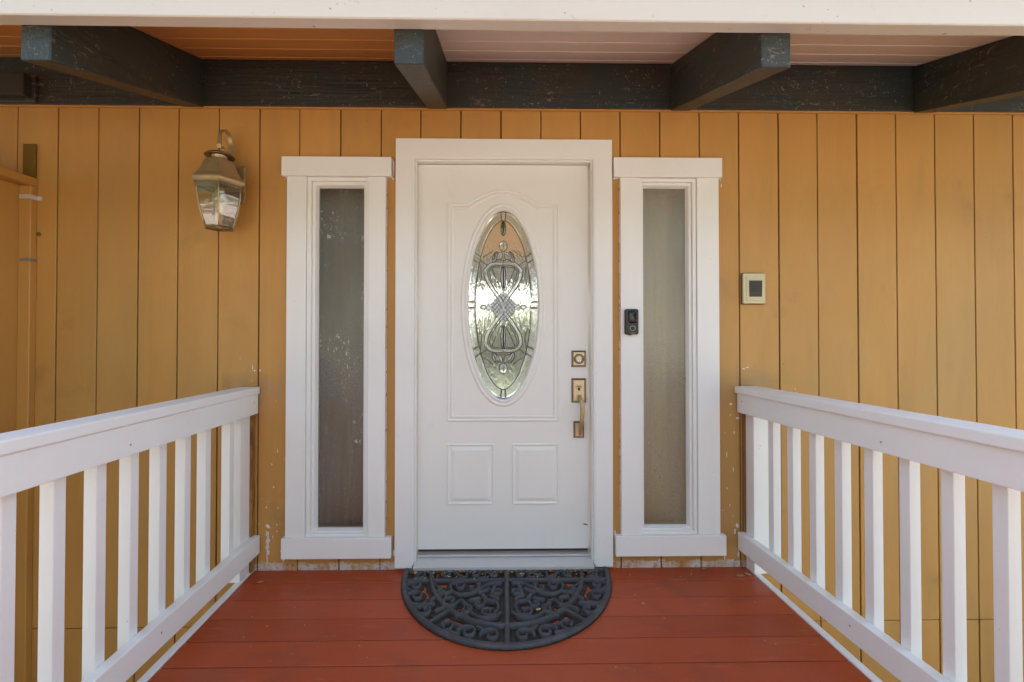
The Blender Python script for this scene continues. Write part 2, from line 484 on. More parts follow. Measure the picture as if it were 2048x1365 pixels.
    def ribbon(s, pts, hw, y, prof):
        """open ribbon along (x, z) points; prof lists (fraction of half width -1..1, height towards the viewer)"""
        P = [Vector(p) for p in pts]
        rows = []
        for i in range(len(P)):
            t = (P[min(i + 1, len(P) - 1)] - P[max(i - 1, 0)]).normalized()
            nn = Vector((-t.y, t.x))
            w = hw[i] if isinstance(hw, (list, tuple)) else hw
            rows.append([s.bm.verts.new((P[i].x + nn.x * f * w, y - h, P[i].y + nn.y * f * w)) for (f, h) in prof])
        for A, B in zip(rows, rows[1:]):
            for j in range(len(prof)):
                k = (j + 1) % len(prof)
                s.bm.faces.new((A[j], A[k], B[k], B[j]))
        s.bm.faces.new(rows[0]); s.bm.faces.new(rows[-1][::-1])
        return s
    def mesh(s, name):
        me = bpy.data.meshes.new(name)
        bmesh.ops.recalc_face_normals(s.bm, faces=s.bm.faces)
        s.bm.to_mesh(me)
        s.bm.free()
        return me
    def build(s, name, mat, parent=None, smooth=False, **kw):
        return new_obj(name, s.mesh(name), mat, parent, smooth, **kw)

def empty(name, loc=(0, 0, 0), rz=0.0):
    o = bpy.data.objects.new(name, None)
    o.empty_display_size = .1
    o.location = loc
    o.rotation_euler = (0, 0, rz)
    COL.objects.link(o)
    return o

def tag(o, label=None, cat=None, group=None, kind=None):
    if label: o['label'] = label
    if cat: o['category'] = cat
    if group: o['group'] = group
    if kind: o['kind'] = kind
    return o

def bez(pts, n=10):
    """Catmull-Rom through 2D points"""
    P = [Vector(p) for p in pts]
    P = [P[0] * 2 - P[1]] + P + [P[-1] * 2 - P[-2]]
    out = []
    for i in range(1, len(P) - 2):
        for k in range(n):
            t = k / n
            a, b, c, d = P[i - 1], P[i], P[i + 1], P[i + 2]
            out.append(.5 * ((2 * b) + (c - a) * t + (2 * a - 5 * b + 4 * c - d) * t * t + (3 * b - a - 3 * c + d) * t ** 3))
    out.append(P[-2])
    return out

# ---------------------------------------------------------------- ground
gm = MB()
gm.bm.faces.new([gm.bm.verts.new(p) for p in ((-400, -400, -1.5), (400, -400, -1.5), (400, 400, -1.5), (-400, 400, -1.5))])
tag(gm.build('ground', M['ground']), kind='structure')

pb = MB()
pb.bm.faces.new([pb.bm.verts.new(p) for p in ((-14, -4.4, -1.494), (14, -4.4, -1.494), (14, .02, -1.494), (-14, .02, -1.494))])
tag(pb.build('bounce_cut_ground', M['bounce_cut']), kind='structure')  # unseen dark patch added to cut light bounced onto the lower wall
lm = MB()
lm.bm.faces.new([lm.bm.verts.new(p) for p in ((-30, 5.6, -1.35), (30, 5.6, -1.35), (30, 40, -1.2), (-30, 40, -1.2))])
tag(lm.build('lawn', M['lawn']), kind='structure')
MB_PATIO = MB().box(-4, 4, 5.2, 8.2, -.25, -.15)
tag(MB_PATIO.build('patio', M['patio']), kind='structure')

# ---------------------------------------------------------------- house wall of grooved boards
wall = tag(empty('house_wall'), 'ochre painted front wall of vertical grooved siding boards around the white door', 'wall', kind='thing')
GROOVES = [-2.805, -2.592, -2.380, -2.167, -1.9534, -1.7446, -1.5299, -1.3146, -1.1014, -.8822, -.6652, -.4528, -.2373, -.0211, .1957, .4104,
           .6256, .8415, 1.0579, 1.2749, 1.4926, 1.708, 1.9269, 2.1435, 2.3607, 2.5786, 2.797, 3.012]
SEAM = -.297
OPEN = [(-.505, .497, -.02, 2.215), (-1.04, -.715, .165, 2.095), (.722, 1.045, .165, 2.10)]
GAP = .0036
def board(x0, x1, z0, z1):
    boxes = []
    cuts = sorted({x0, x1, *[c for o in OPEN for c in o[:2] if x0 + .004 < c < x1 - .004]})
    for a, c in zip(cuts, cuts[1:]):
        segs = [(z0, z1)]
        mid = (a + c) / 2
        for (ox0, ox1, oz0, oz1) in OPEN:
            if ox0 < mid < ox1:
                ns = []
                for (p, q) in segs:
                    if oz0 > p: ns.append((p, min(q, oz0)))
                    if oz1 < q: ns.append((max(p, oz1), q))
                segs = [t_ for t_ in ns if t_[1] - t_[0] > .002]
        for (p, q) in segs:
            boxes.append((a, c, p, q))
    groups = []                               # boxes that touch make one piece of board
    for bx_ in boxes:
        hit = [g for g in groups if any(abs(o_[1] - bx_[0]) < 1e-6 and o_[2] < bx_[3] and bx_[2] < o_[3] for o_ in g)]
        merged = [bx_] + [o_ for g in hit for o_ in g]
        groups = [g for g in groups if g not in hit] + [merged]
    out = []
    for g in groups:
        b = MB()
        for (a, c, p, q) in g:
            b.box(a, c, 0, .012, p, q, .0014 if len(g) == 1 else 0)
        out.append(b)
    return out
for a, c in zip(GROOVES, GROOVES[1:]):
    j = random.uniform(-.0012, .0012)
    for b_ in board(a + GAP + j, c - GAP + j * .5, SEAM + .002, 2.60) + board(a + GAP - j, c - GAP + j, -1.5, SEAM - .002):
        b_.build('siding_board', M['ochre'], wall)
bk = MB()
for (x0, x1, z0, z1) in [(-6, -1.04, -1.5, 2.75), (1.045, 6, -1.5, 2.75), (-1.04, 1.045, 2.215, 2.75), (-1.04, 1.045, -1.5, -.02),
                         (-1.04, -.505, 2.10, 2.215), (.497, 1.045, 2.10, 2.215), (-1.04, -.505, -.02, .165), (.497, 1.045, -.02, .165), (-.715, -.505, .165, 2.10), (.497, .722, .165, 2.10)]:
    bk.box(x0, x1, .0125, .10, z0, z1)
bk.build('wall_backing', M['groove'], wall)
# white paint dripped and daubed on the boards beside the railings and window sills
db = MB()
def daub(x, z, rx, rz, y=0.0):
    n = 11
    pts = []
    for k in range(n):
        a = 6.28318 * k / n
        q = random.uniform(.6, 1.15)
        pts.append((x + rx * q * math.cos(a), z + rz * q * math.sin(a)))
    db.sweep(pts, [(0, 0), (min(rx, rz) * .25, .0012), (min(rx, rz) * .5, .0018)], y - .0003, cap=True)
for (x, z, a, b) in [(-1.262, .232, .012, .013), (-1.255, .226, .010, .006), (-1.262, .19, .010, .022), (-1.258, .155, .012, .018), (-1.262, .12, .011, .024), (-1.256, .095, .010, .014),
                     (-1.262, .055, .0035, .045), (-1.266, .03, .004, .018), (-1.178, .045, .003, .03), (-1.186, .03, .004, .016), (-1.172, .055, .007, .006),
                     (-1.21, .205, .004, .006), (-1.212, .24, .003, .007), (-1.19, .10, .003, .005), (-1.232, .175, .002, .01), (-1.21, .63, .003, .014), (-1.24, .56, .003, .007), (-1.23, .44, .004, .006),
                     (1.225, .875, .010, .006), (1.262, .80, .014, .007), (1.24, .72, .004, .012), (1.20, .60, .003, .02), (1.235, .52, .003, .016), (1.255, .22, .008, .012), (1.243, .19, .006, .018),
                     (1.20, .42, .004, .006), (1.215, .33, .003, .008), (1.295, 1.065, .009, .004), (1.315, 1.072, .012, .004), (1.185, .045, .004, .02), (1.26, .06, .005, .025), (1.225, .03, .01, .006),
                     (-1.345, 1.075, .003, .016), (-1.335, 1.058, .006, .005), (-1.305, 1.06, .005, .006), (1.178, 2.06, .004, .012), (-1.18, 2.085, .006, .003)]:
    daub(x, z, a, b)
db.build('paint_drips', M['white_blob'], wall, smooth=True, kind='stuff')

# ---------------------------------------------------------------- header beam, rafters, porch ceiling, fascia
hb = tag(empty('header_beam'), 'long dark green timber beam lying along the top of the ochre wall', 'beam', kind='thing')
MB().box(-4.6, 4.6, -.02, -.001, 2.4685, 2.735, .003).build('beam_timber', M['green'], hb)
MB().box(-4.6, 4.6, -.017, -.001, 2.459, 2.468, .002).build('lower_edge', M['ochre_trim'], hb)
SL = .315
def rafter(xw, xe, label, split=False):
    r = tag(empty('rafter', (xw, -.022, 2.458)), label, 'rafter', 'exposed green rafters under the porch roof')
    dx, dy = xe - xw, -.818
    h, w = .252, .0525
    pts = []
    for z in (0, h):
        for (sx, e) in ((-1, 1), (1, 1), (1, 0), (-1, 0)):
            pts.append((sx * w + dx * e, dy * e, z + SL * dy * e))
    MB().hexa(pts, .004).build('timber', M['green_rafter'], r)
    if split:
        MB().tube([(-w - .0002 + dx * f, dy * f, SL * dy * f + z) for (f, z) in ((.0, .165), (.08, .172), (.16, .18), (.30, .172), (.46, .186), (.60, .180))], [.004, .0035, .003, .0022, .0015, .0006], 6).build('split', M['rubber_seal'], r)
    return r
rafter(-1.650, -1.647, 'green rafter above the wall lantern, with orange ceiling on both sides')
rafter(-.361, -.342, 'green rafter over the left half of the door, between orange and pinkish ceiling boards')
rafter(.948, .977, 'green rafter above the narrow window with the black doorbell, pale end squarely cut')
rafter(2.275, 2.30, 'cracked green rafter at the right edge, its end outside the picture', True)
# a dark split along the cracked rafter's near face
pc = tag(empty('porch_ceiling'), 'porch ceiling of narrow boards, orange on the left and pinkish white on the right', 'ceiling', kind='thing')
bays = [(-4.4, -2.95, 'soffit_orange'), (-2.95, -1.65, 'soffit_orange'), (-1.65, -.352, 'soffit_orange'), (-.352, .962, 'soffit_white'), (.962, 2.285, 'soffit_white'), (2.285, 4.4, 'soffit_white')]
for (x0, x1, mk) in bays:
    y = -.022
    k = 0
    while y > -.84:
        w = .055 if k == 0 else .137
        ya, yb = y - .0022, max(y - w, -.842) + .0022
        pts = []
        for t_ in (0, .03):
            for (x, yy) in ((x0 + .001, yb), (x1 - .001, yb), (x1 - .001, ya), (x0 + .001, ya)):
                pts.append((x, yy, 2.712 + SL * (yy + .022) + t_))
        MB().hexa(pts, .0045).build('ceiling_board', M[mk], pc)
        y -= w
        k += 1
fb = tag(empty('fascia_board'), 'cream painted fascia board across the top edge of the porch roof', 'fascia', kind='thing')
MB().box(-4.6, 4.6, -.90, -.843, 2.321, 2.62, .004).build('board', M['fascia'], fb)
rf = tag(empty('unseen_house_roof'), 'unseen grey house roof above the fascia, added to keep the sun off the porch', 'roof', kind='thing')
for (ya, yb, za, zb) in ((-.95, 4.0, 2.50, 4.06), (4.0, 9.0, 4.06, 2.49)):  # unseen slopes put in to block the sun over the porch
    MB().hexa([(-6, ya, za), (6, ya, za), (6, yb, zb), (-6, yb, zb), (-6, ya, za + .12), (6, ya, za + .12), (6, yb, zb + .12), (-6, yb, zb + .12)]).build('roof_slope', M['roof'], rf)
wb = tag(empty('wooden_block', (-2.60, -.02, 2.545)), 'short dark wooden block fixed on the green header beam above the ochre closet', 'block')
MB().box(-.12, .118, -.062, 0, -.056, .056, .003).build('block_body', M['block'], wb)
MB().box(-.135, .135, -.020, 0, -.074, .066, .003).build('back_board', M['green'], wb)

# ---------------------------------------------------------------- deck and its edge
deck = tag(empty('deck'), kind='structure')
def deck_l(y): return -1.327 - .062 * y
def deck_r(y): return 1.297 - .020 * y
ys = [.0, -.135]
while ys[-1] > -5.0:
    ys.append(ys[-1] - .1465)
for a, b in zip(ys, ys[1:]):
    ya, yb = a - .0028, b + .0028
    pts = []
    for z in (-.032, 0):
        for (fx, yy) in ((deck_l, yb), (deck_r, yb), (deck_r, ya), (deck_l, ya)):
            pts.append((fx(yy), yy, z))
    MB().hexa(pts, .0022).build('deck_board', M['deck'], deck)
for fx, s in ((deck_l, -1), (deck_r, 1)):
    pts = []
    for z in (-.19, .004):
        for (o, yy) in ((0.002, -5.0), (.036, -5.0), (.036, -.004), (0.002, -.004)):
            pts.append((fx(yy) + s * o, yy, z))
    MB().hexa(pts, .003).build('edge_trim', M['rail'], deck)
for y in (-.12, -1.6, -3.2, -4.9):
    MB().box(-1.2, 1.2, y - .045, y + .0, -.22, -.036).build('joist', M['cleat'], deck)
for x in (-1.1, 1.1):
    for y in (-1.5, -3.1, -4.8):
        MB().box(x - .05, x + .05, y - .05, y + .05, -1.5, -.222).build('deck_post', M['cleat'], deck)

# ---------------------------------------------------------------- railings
def railing(x0, s, label, posts, firsts, y_end, cleat, over, set_):
    r = tag(empty('porch_railing', (x0, -.003, 0), R(3.05)), label, 'railing', 'white railings along both sides of the deck')
    def bx(o0, o1, ya, yb, z0, z1, name, mk='rail', bev=.003):
        a, b = (o0, o1) if s > 0 else (-o1, -o0)
        return MB().box(a, b, yb, ya, z0, z1, bev, 2).build(name, M[mk], r)
    bx(-over, .112, -.002, y_end, .936, .973, 'cap_rail', bev=.005)
    bx(set_, .040, -.006, y_end, .832, .9355, 'upper_rail')
    bx(0, .040, -.004, y_end, .096, .190, 'lower_rail')
    for (ya, yb) in posts:
        bx(.0405, .134, ya, yb, .004, .9355, 'post')
    ys_ = list(firsts)
    while ys_[-1] - .142 - .06 > y_end:
        ys_.append(ys_[-1] - .142)
    me = None
    for y in ys_:
        if me is None:
            a = (.0405, .0795) if s > 0 else (-.0795, -.0405)
            b = MB().box(a[0], a[1], -.039, 0, .128, .9355, .003, 2)
            me = b.mesh('baluster'); me.materials.append(M['rail'])
        o = bpy.data.objects.new('baluster', me)
        COL.objects.link(o)
        o.parent = r
        o.location = (0, y, 0)
    for (y, z) in ((-.05, .895), (-.89, .868), (-.75, .15)):
        q_ = (set_ if z > .5 else 0)
        MB().lathe([(.0042, .0004), (.0042, -.0006), (.002, -.001)], 0, 0, 10).build('nail_head', M['nail'], r).matrix_local = Matrix.Translation((s * q_, y, z)) @ Matrix.Rotation(R(-90 * s), 4, 'Y') @ Matrix.Scale(-1, 4, (0, 0, 1)) if s < 0 else Matrix.Translation((s * q_, y, z)) @ Matrix.Rotation(R(90), 4, 'Y')
    bx(*cleat, 'wall_cleat', 'cleat_ochre' if s < 0 else 'cleat', .001)
    return r
railing(-1.296, -1, 'white wooden railing on the left, ending at the wall below the brass lantern', [(-.034, -.128), (-3.3, -3.394)],
        [-.187, -.379, -.521, -.667, -.810, -.950, -1.094], -3.394, (.031, .10, 0, -.032, .004, .83), -.006, .012)
railing(1.253, 1, 'white wooden railing on the right, ending at the wall below the cream light switch', [(-.016, -.088), (-3.3, -3.394)],
        [-.208, -.348, -.490, -.631, -.773, -.915, -1.056, -1.198], -3.394, (.030, .10, 0, -.014, .19, .83), .013, .0)

# ---------------------------------------------------------------- door frame
DX = -.0075
df = tag(empty('door_frame', (DX, 0, 0)), 'white painted frame of flat boards around the front door, with metal threshold', 'door frame', kind='thing')
def local(b, o):          # meshes below are written in world metres; shift them under their empty
    bmesh.ops.translate(b.bm, vec=-Vector(o.location), verts=b.bm.verts)
    return b
def part(b, name, mk, o, smooth=False, **kw):
    return local(b, o).build(name, M[mk] if isinstance(mk, str) else mk, o, smooth, **kw)
XL0, XL1, XR1, XR0, ZT, ZI = -.5815, -.489, .480, .5755, 2.297, 2.198
def mitre(poly, y0, y1, bev=.003):
    b = MB().prism(poly, y0, y1)
    bmesh.ops.recalc_face_normals(b.bm, faces=b.bm.faces)
    def along(e):
        d = e.verts[0].co - e.verts[1].co
        return abs(d.y) < 1e-5 and (abs(d.x) < 1e-3 or abs(d.z) < 1e-3)
    bmesh.ops.bevel(b.bm, geom=[e for e in b.bm.edges if along(e)], offset=bev, segments=2, affect='EDGES')
    return b
g_ = .0002
part(mitre([(XL0, .018), (XL1, .018), (XL1, ZI + g_), (XL0, ZT)], -.030, -.001), 'side_casing', 'white', df)
part(mitre([(XR1, .018), (XR0, .018), (XR0, ZT), (XR1, ZI + g_)], -.030, -.001), 'side_casing', 'white', df)
part(mitre([(XL0 + g_, ZT + g_), (XL1 + g_, ZI + 2 * g_), (XR1 - g_, ZI + 2 * g_), (XR0 - g_, ZT + g_)], -.030, -.001), 'head_casing', 'white', df)
# jambs: a board with a step (the stop) before the door
for (xa, xb, xc) in ((-.506, -.4815, -.474), (.498, .4725, .4645)):
    lo, hi = min(xa, xb), max(xa, xb)
    part(MB().box(lo, hi, -.026, .16, .030, 2.206, .002), 'jamb', 'white', df)
    lo, hi = min(xb, xc), max(xb, xc)
    part(MB().box(lo, hi, -.012, .026, .03, 2.192, .002), 'door_stop', 'white', df)
part(MB().box(-.481, .472, -.026, .16, 2.190, 2.214, .002), 'head_jamb', 'white', df)
part(MB().box(-.474, .4645, -.012, .026, 2.182, 2.190, .002), 'door_stop', 'white', df)
th = empty('threshold'); th.parent = df
part(MB().hexa([(-.4800, -.052, .024), (.4710, -.052, .024), (.4710, .10, .024), (-.4800, .10, .024), (-.4800, -.052, .034), (.4710, -.052, .034), (.4710, .10, .078), (-.4800, .10, .078)], .002), 'threshold_plate', 'alu', df).parent = th
part(MB().box(-.480, .471, -.056, -.046, .018, .036, .002), 'threshold_lip', 'alu', df).parent = th
part(MB().box(-.478, .469, .012, .024, .0565, .0635, .001), 'threshold_rib', 'alu', df).parent = th
part(MB().box(-.50, .49, -.050, .1, -.02, .018), 'sill_board', 'cleat', df)

# ---------------------------------------------------------------- front door
fd = tag(empty('front_door', (DX, .03, .085)), 'white front door with an oval leaded glass and brass handle', 'door', kind='thing')
YD = .030
GC = Vector((-.0085, 1.414)); GA, GB_ = .193, .511
def ell(a, b, n=96, c=GC):
    return [(c.x + a * math.cos(6.2831853 * k / n), c.y + b * math.sin(6.2831853 * k / n)) for k in range(n)]
sl = bmesh.new()
rect = [(-.4705, .0905), (.4545, .0905), (.4545, 2.1785), (-.4705, 2.1785)]
def ring(pts, y):
    vv = [sl.verts.new((p[0], y, p[1])) for p in pts]
    ee = [sl.edges.new((vv[i], vv[(i + 1) % len(vv)])) for i in range(len(vv))]
    return vv, ee
ov = ell(GA + .004, GB_ + .004)
f1, e1 = ring(rect, YD); f2, e2 = ring(ov, YD)
bmesh.ops.triangle_fill(sl, edges=e1 + e2, use_beauty=True)
b1, e3 = ring(rect, YD + .044); b2, e4 = ring(ov, YD + .044)
bmesh.ops.triangle_fill(sl, edges=e3 + e4, use_beauty=True)
for A, B in ((f1, b1), (f2, b2)):
    for i in range(len(A)):
        sl.faces.new((A[i], A[(i + 1) % len(A)], B[(i + 1) % len(A)], B[i]))
sb = MB(); sb.bm.free(); sb.bm = sl
part(sb, 'slab', 'door', fd)
# arched upper panel: moulding swept along its outline
def arch_outline(x0, x1, z0, zs, zt, sh):
    cx = (x0 + x1) / 2
    p = [(x0, z0), (x1, z0), (x1, zs), (x1 - sh, zs)]
    hw = (x1 - sh) - cx
    n = 20
    for k in range(1, n):
        u = 1 - 2 * k / n                       # 1 .. -1
        # ogee: concave flare at the shoulders and a round crown
        z = zs + (zt - zs) * (math.cos(u * math.pi / 2) ** .95)
        p.append((cx + hw * u, z))
    p += [(x0 + sh, zs), (x0, zs)]
    return p
PROF = [(0, 0), (.0015, .0055), (.006, .0072), (.011, .0040), (.0155, .0018), (.020, .0050), (.026, .0060), (.031, .0022), (.033, .0004)]
part(MB().sweep(arch_outline(-.312, .296, .780, 1.968, 2.046, .108), PROF, YD + .0002), 'panel_molding', 'door', fd)
LOWP = [(0, 0), (.0015, .0052), (.006, .0064), (.010, .0016), (.017, .0006), (.034, .0062), (.036, .0066)]
for (x0, x1) in ((-.311, -.058), (.040, .293)):
    part(MB().sweep([(x0, .330), (x1, .330), (x1, .6585), (x0, .6585)], LOWP, YD + .0002, cap=True), 'raised_panel', 'door', fd)
# oval surround
OVP = [(0, 0), (.004, .006), (.010, .0085), (.017, .0050), (.022, .0040), (.026, .0095), (.034, .0105), (.040, .004), (.0425, -.020)]
part(MB().sweep(ell(GA + .0395, GB_ + .0445, 128), OVP, YD + .0002), 'oval_molding', 'door', fd, True)
# chipped paint near the lower hinge corner
chip = MB().sweep([(.420, .222), (.436, .226), (.4495, .220), (.4495, .214), (.436, .216)], [(0, 0), (.001, .0012)], YD - .0004, cap=True)
part(chip, 'paint_chip', 'brass_dark', fd)
part(MB().box(-.468, .452, YD + .002, YD + .03, .078, .0905), 'door_sweep', 'rubber_seal', fd)

og = empty('oval_glass'); og.parent = fd
def gpart(b, name, mk, smooth=False, **kw):
    o = local(b, fd).build(name, M[mk], None, smooth, **kw)
    o.parent = og
    return o
YG = YD + .016
pane = MB()
pane.prism(ell(GA + .003, GB_ + .003), YG, YG + .004)
gpart(pane, 'textured_pane', 'glass_wavy')
IA, IB = .152, .462
def iell(t):      # inner border line, slightly pointed at top and bottom
    c, s_ = math.cos(t), math.sin(t)
    return Vector((GC.x + IA * (abs(c) ** 1.08) * (1 if c > 0 else -1), GC.y + IB * s_))
def oell(t):
    return Vector((GC.x + GA * math.cos(t), GC.y + GB_ * math.sin(t)))
def ang(v, b):
    return math.asin(max(-1, min(1, v / b)))
marks = []
for v in (.2766, .24, .014, -.018, -.237, -.278):
    a = ang(v, (GB_ + IB) / 2)
    marks += [a, math.pi - a]
for tt in (.072, -.072):
    marks += [math.pi / 2 + tt, -math.pi / 2 + tt]
marks = sorted(m % (2 * math.pi) for m in marks)
def bevel_piece(outer, inner, y, h, ins):
    """faceted glass plate: the outline at the pane, a smaller flat face standing proud"""
    poly = outer + inner[::-1]
    return MB().sweep([(p.x, p.y) for p in poly], [(0, 0), (ins, h)], y, cap=True, back=True)
cm = []
for k, a in enumerate(marks):
    b = marks[(k + 1) % len(marks)]
    if b < a: b += 2 * math.pi
    nseg = max(2, int((b - a) / .07))
    ts = [a + (b - a) * i / nseg for i in range(nseg + 1)]
    O = [oell(t) for t in ts]
    I = [iell(t) for t in ts]
    gpart(bevel_piece(O, I, YG - .0015, .0055, .009), 'border_bevel', 'glass_clear')
    gpart(MB().tube([(oell(a).x, YG - .004, oell(a).y), (iell(a).x, YG - .004, iell(a).y)], .0016, 6), 'came', 'came')
gpart(MB().tube([(iell(6.2831853 * k / 120).x, YG - .004, iell(6.2831853 * k / 120).y) for k in range(120)], .0019, 6, True), 'came', 'came', True)
gpart(MB().tube([(p[0], YG - .003, p[1]) for p in ell(GA + .001, GB_ + .001, 120)], .0028, 6, True), 'came', 'came', True)
V0 = -.013
def W(u, v): return (GC.x + u, GC.y + v)
def came(pts, r=.0018, closed=False):
    r = max(r, .0017)
    gpart(MB().tube([(*p[:1], YG - .0045, p[1]) for p in [W(*q) for q in pts]], r, 6, closed), 'came', 'came', True)
BAND = [(-1, .0012), (-1, .0030), (-.5, .0070), (.5, .0070), (1, .0030), (1, .0012)]
half = [(0, .222), (-.034, .226), (-.070, .218), (-.092, .196), (-.096, .168), (-.086, .136), (-.066, .100), (-.040, .062), (-.014, .024)]
half = [(u, v - V0) for u, v in half]
for sgn in (1, -1):
    full = [(sgn * u, V0 + v) for u, v in half] + [(0, V0)] + [(-sgn * u, V0 - v) for u, v in half[::-1]]
    path = bez(full, 7)
    gpart(MB().ribbon([W(p.x, p.y) for p in path], .0088, YG - (.001 if sgn > 0 else .0022), BAND), 'heart_band', 'glass_clear')
    for e in (-1, 1):
        ed = []
        for i in range(len(path)):
            t = (path[min(i + 1, len(path) - 1)] - path[max(i - 1, 0)]).normalized()
            ed.append((path[i].x - t.y * e * .0094, path[i].y + t.x * e * .0094))
        came(ed)
# lattice of diamonds where the bands cross
dm = MB()
q = .0115
dia = [dm.bm.verts.new(p) for p in ((0, 0, q * 1.05), (q * .92, 0, 0), (0, 0, -q * 1.05), (-q * .92, 0, 0))]
top = dm.bm.verts.new((0, -.0030, 0))
for i in range(4):
    dm.bm.faces.new((dia[i], dia[(i + 1) % 4], top))
dm.bm.faces.new(dia[::-1])
dme = dm.mesh('diamond_bevel'); dme.materials.append(M['glass_clear'])
st = .0245
for i in range(-4, 5):
    for j in range(-4, 5):
        u, v = (i - j) * st / 2 * .95, (i + j) * st / 2 * 1.05
        if abs(u) + abs(v) * .95 < .094:
            o = bpy.data.objects.new('diamond_bevel', dme)
            COL.objects.link(o); o.parent = og
            o.location = Vector((GC.x + u, YG - .006, GC.y + V0 + v)) - fd.location
for k in range(-4, 4):
    c = (k + .5) * st
    for sgn in (1, -1):
        ln = .098 - abs(c) * .45
        a0, a1 = (c * .5 - ln * .5 * 1.0), (c * .5 + ln * .5)
        came([(sgn * (c / 2 * .95 - ln / 2), V0 + c / 2 * 1.05 + ln / 2 * 1.1), (sgn * (c / 2 * .95 + ln / 2), V0 + c / 2 * 1.05 - ln / 2 * 1.1)], .0012)
def lens(u, v, ru, rv, name='leaf_bevel', mk='glass_clear', rot=0.0, point=True, h=.007):
    n = 18
    pts = []
    for k in range(n):
        a = 6.2831853 * k / n
        c, s_ = math.cos(a), math.sin(a)
        x = ru * c * (abs(c) ** .5 if point else 1)
        y = rv * s_
        pts.append((u + x * math.cos(rot) - y * math.sin(rot), v + x * math.sin(rot) + y * math.cos(rot)))
    gpart(MB().sweep([W(*p) for p in pts], [(0, 0), (min(ru, rv) * .55, h)], YG - .003, cap=True, back=True), name, mk)
    came(pts, .0013, True)
lens(0, .420, .0140, .041, 'jewel', 'jewel', 0, False, .012)
for sg in (1, -1):
    f = lambda v: V0 + sg * (v - V0)
    lens(0, f(.322), .0225, .030)                               # bud at the tip
    lens(-.022, f(.268), .016, .026, rot=sg * -.55); lens(.022, f(.268), .016, .026, rot=sg * .55)
    lens(-.046, f(.262), .013, .034, rot=sg * -.35); lens(.046, f(.262), .013, .034, rot=sg * .35)
    lens(0, f(.150), .0135, .078, 'spear_bevel')
    came([(-.014, f(.09)), (-.050, f(.165)), (-.062, f(.200))], .0011); came([(.014, f(.09)), (.050, f(.165)), (.062, f(.200))], .0011)
    for s2 in (1, -1):
        ih = bez([(s2 * .018, f(.205)), (s2 * .050, f(.207)), (s2 * .072, f(.190)), (s2 * .074, f(.165)), (s2 * .060, f(.130)), (s2 * .036, f(.090)), (s2 * .016, f(.06))], 5)
        came([(p.x, p.y) for p in ih], .0012)
        came([(s2 * .125, f(.215)), (s2 * .118, f(.150)), (s2 * .134, f(.100))], .0012)
        came([(s2 * .055, f(.300)), (s2 * .085, f(.275)), (s2 * .112, f(.262))], .0012)
        came([(s2 * .088, f(.217)), (s2 * .112, f(.235)), (s2 * .128, f(.248))], .0014)
        came([(s2 * .05, f(.232)), (s2 * .028, f(.252)), (0, f(.242))], .0012)
for s2 in (1, -1):
    lens(s2 * .108, V0, .019, .0125, rot=0)
    came([(s2 * .126, V0), (s2 * .15, V0)], .0014)

# hardware
def plate(x0, x1, z0, z1, par, h=.012):
    e = .0095
    b = MB().sweep([(x0, z0), (x1, z0), (x1, z1), (x0, z1)], [(0, 0), (.001, h * .55), (e * .35, h * .85), (e * .9, h * .7), (e, h * .55)], YD)
    part(b, 'plate_rim', 'brass_dark', fd).parent = par
    b = MB().box(x0 + e, x1 - e, YD - h * .62, YD - .001, z0 + e, z1 - e, .0012)
    part(b, 'plate_face', 'brass_light', fd).parent = par
dbt = empty('deadbolt'); dbt.parent = fd
plate(.3635, .4425, 1.0745, 1.1650, dbt)
part(MB().lathe([(.0265, YD - .006), (.0275, YD - .014), (.0245, YD - .017), (.023, YD - .013)], .403, 1.119, 32, axis='y'), 'lock_collar', 'brass_dark', fd, True).parent = dbt
part(MB().lathe([(.0228, YD - .006), (.0226, YD - .0135), (.012, YD - .0145)], .403, 1.119, 32, axis='y'), 'lock_cylinder', 'brass_light', fd, True).parent = dbt
part(MB().lathe([(.010, YD - .012), (.0095, YD - .0165), (.008, YD - .017)], .404, 1.107, 20, axis='y'), 'key_plug', 'zinc', fd, True).parent = dbt
part(MB().box(.4025, .4055, YD - .0178, YD - .015, 1.100, 1.111), 'keyhole', 'keyhole', fd).parent = dbt
hd = empty('handle_set'); hd.parent = fd
plate(.3630, .4425, .8815, 1.0135, hd)
plate(.3740, .4320, .6890, .7805, hd)
grip = [(.405, YD - .008, .915), (.404, YD - .030, .918), (.408, YD - .050, .902), (.412, YD - .060, .875), (.413, YD - .061, .84), (.411, YD - .058, .80), (.408, YD - .052, .765), (.407, YD - .042, .735), (.408, YD - .026, .716), (.409, YD - .008, .709)]
gp = []
for a, b in zip(grip, grip[1:]):
    for k in range(4):
        gp.append(tuple(a[i] + (b[i] - a[i]) * k / 4 for i in range(3)))
gp.append(grip[-1])
rr = [.0075 + .0055 * math.sin(math.pi * min(1, max(0, (i - 4) / (len(gp) * .62)))) for i in range(len(gp))]
part(MB().tube(gp, rr, 12), 'grip', 'brass', fd, True).parent = hd
part(MB().hexa([(.390, YD - .030, .9645), (.418, YD - .030, .9645), (.416, YD - .007, .964), (.392, YD - .007, .964), (.392, YD - .029, .970), (.416, YD - .029, .970), (.414, YD - .007, .974), (.394, YD - .007, .974)], .001), 'thumb_latch', 'brass', fd).parent = hd
part(MB().box(.398, .409, YD - .0105, YD - .006, .947, .963, .0005), 'latch_slot', 'keyhole', fd).parent = hd

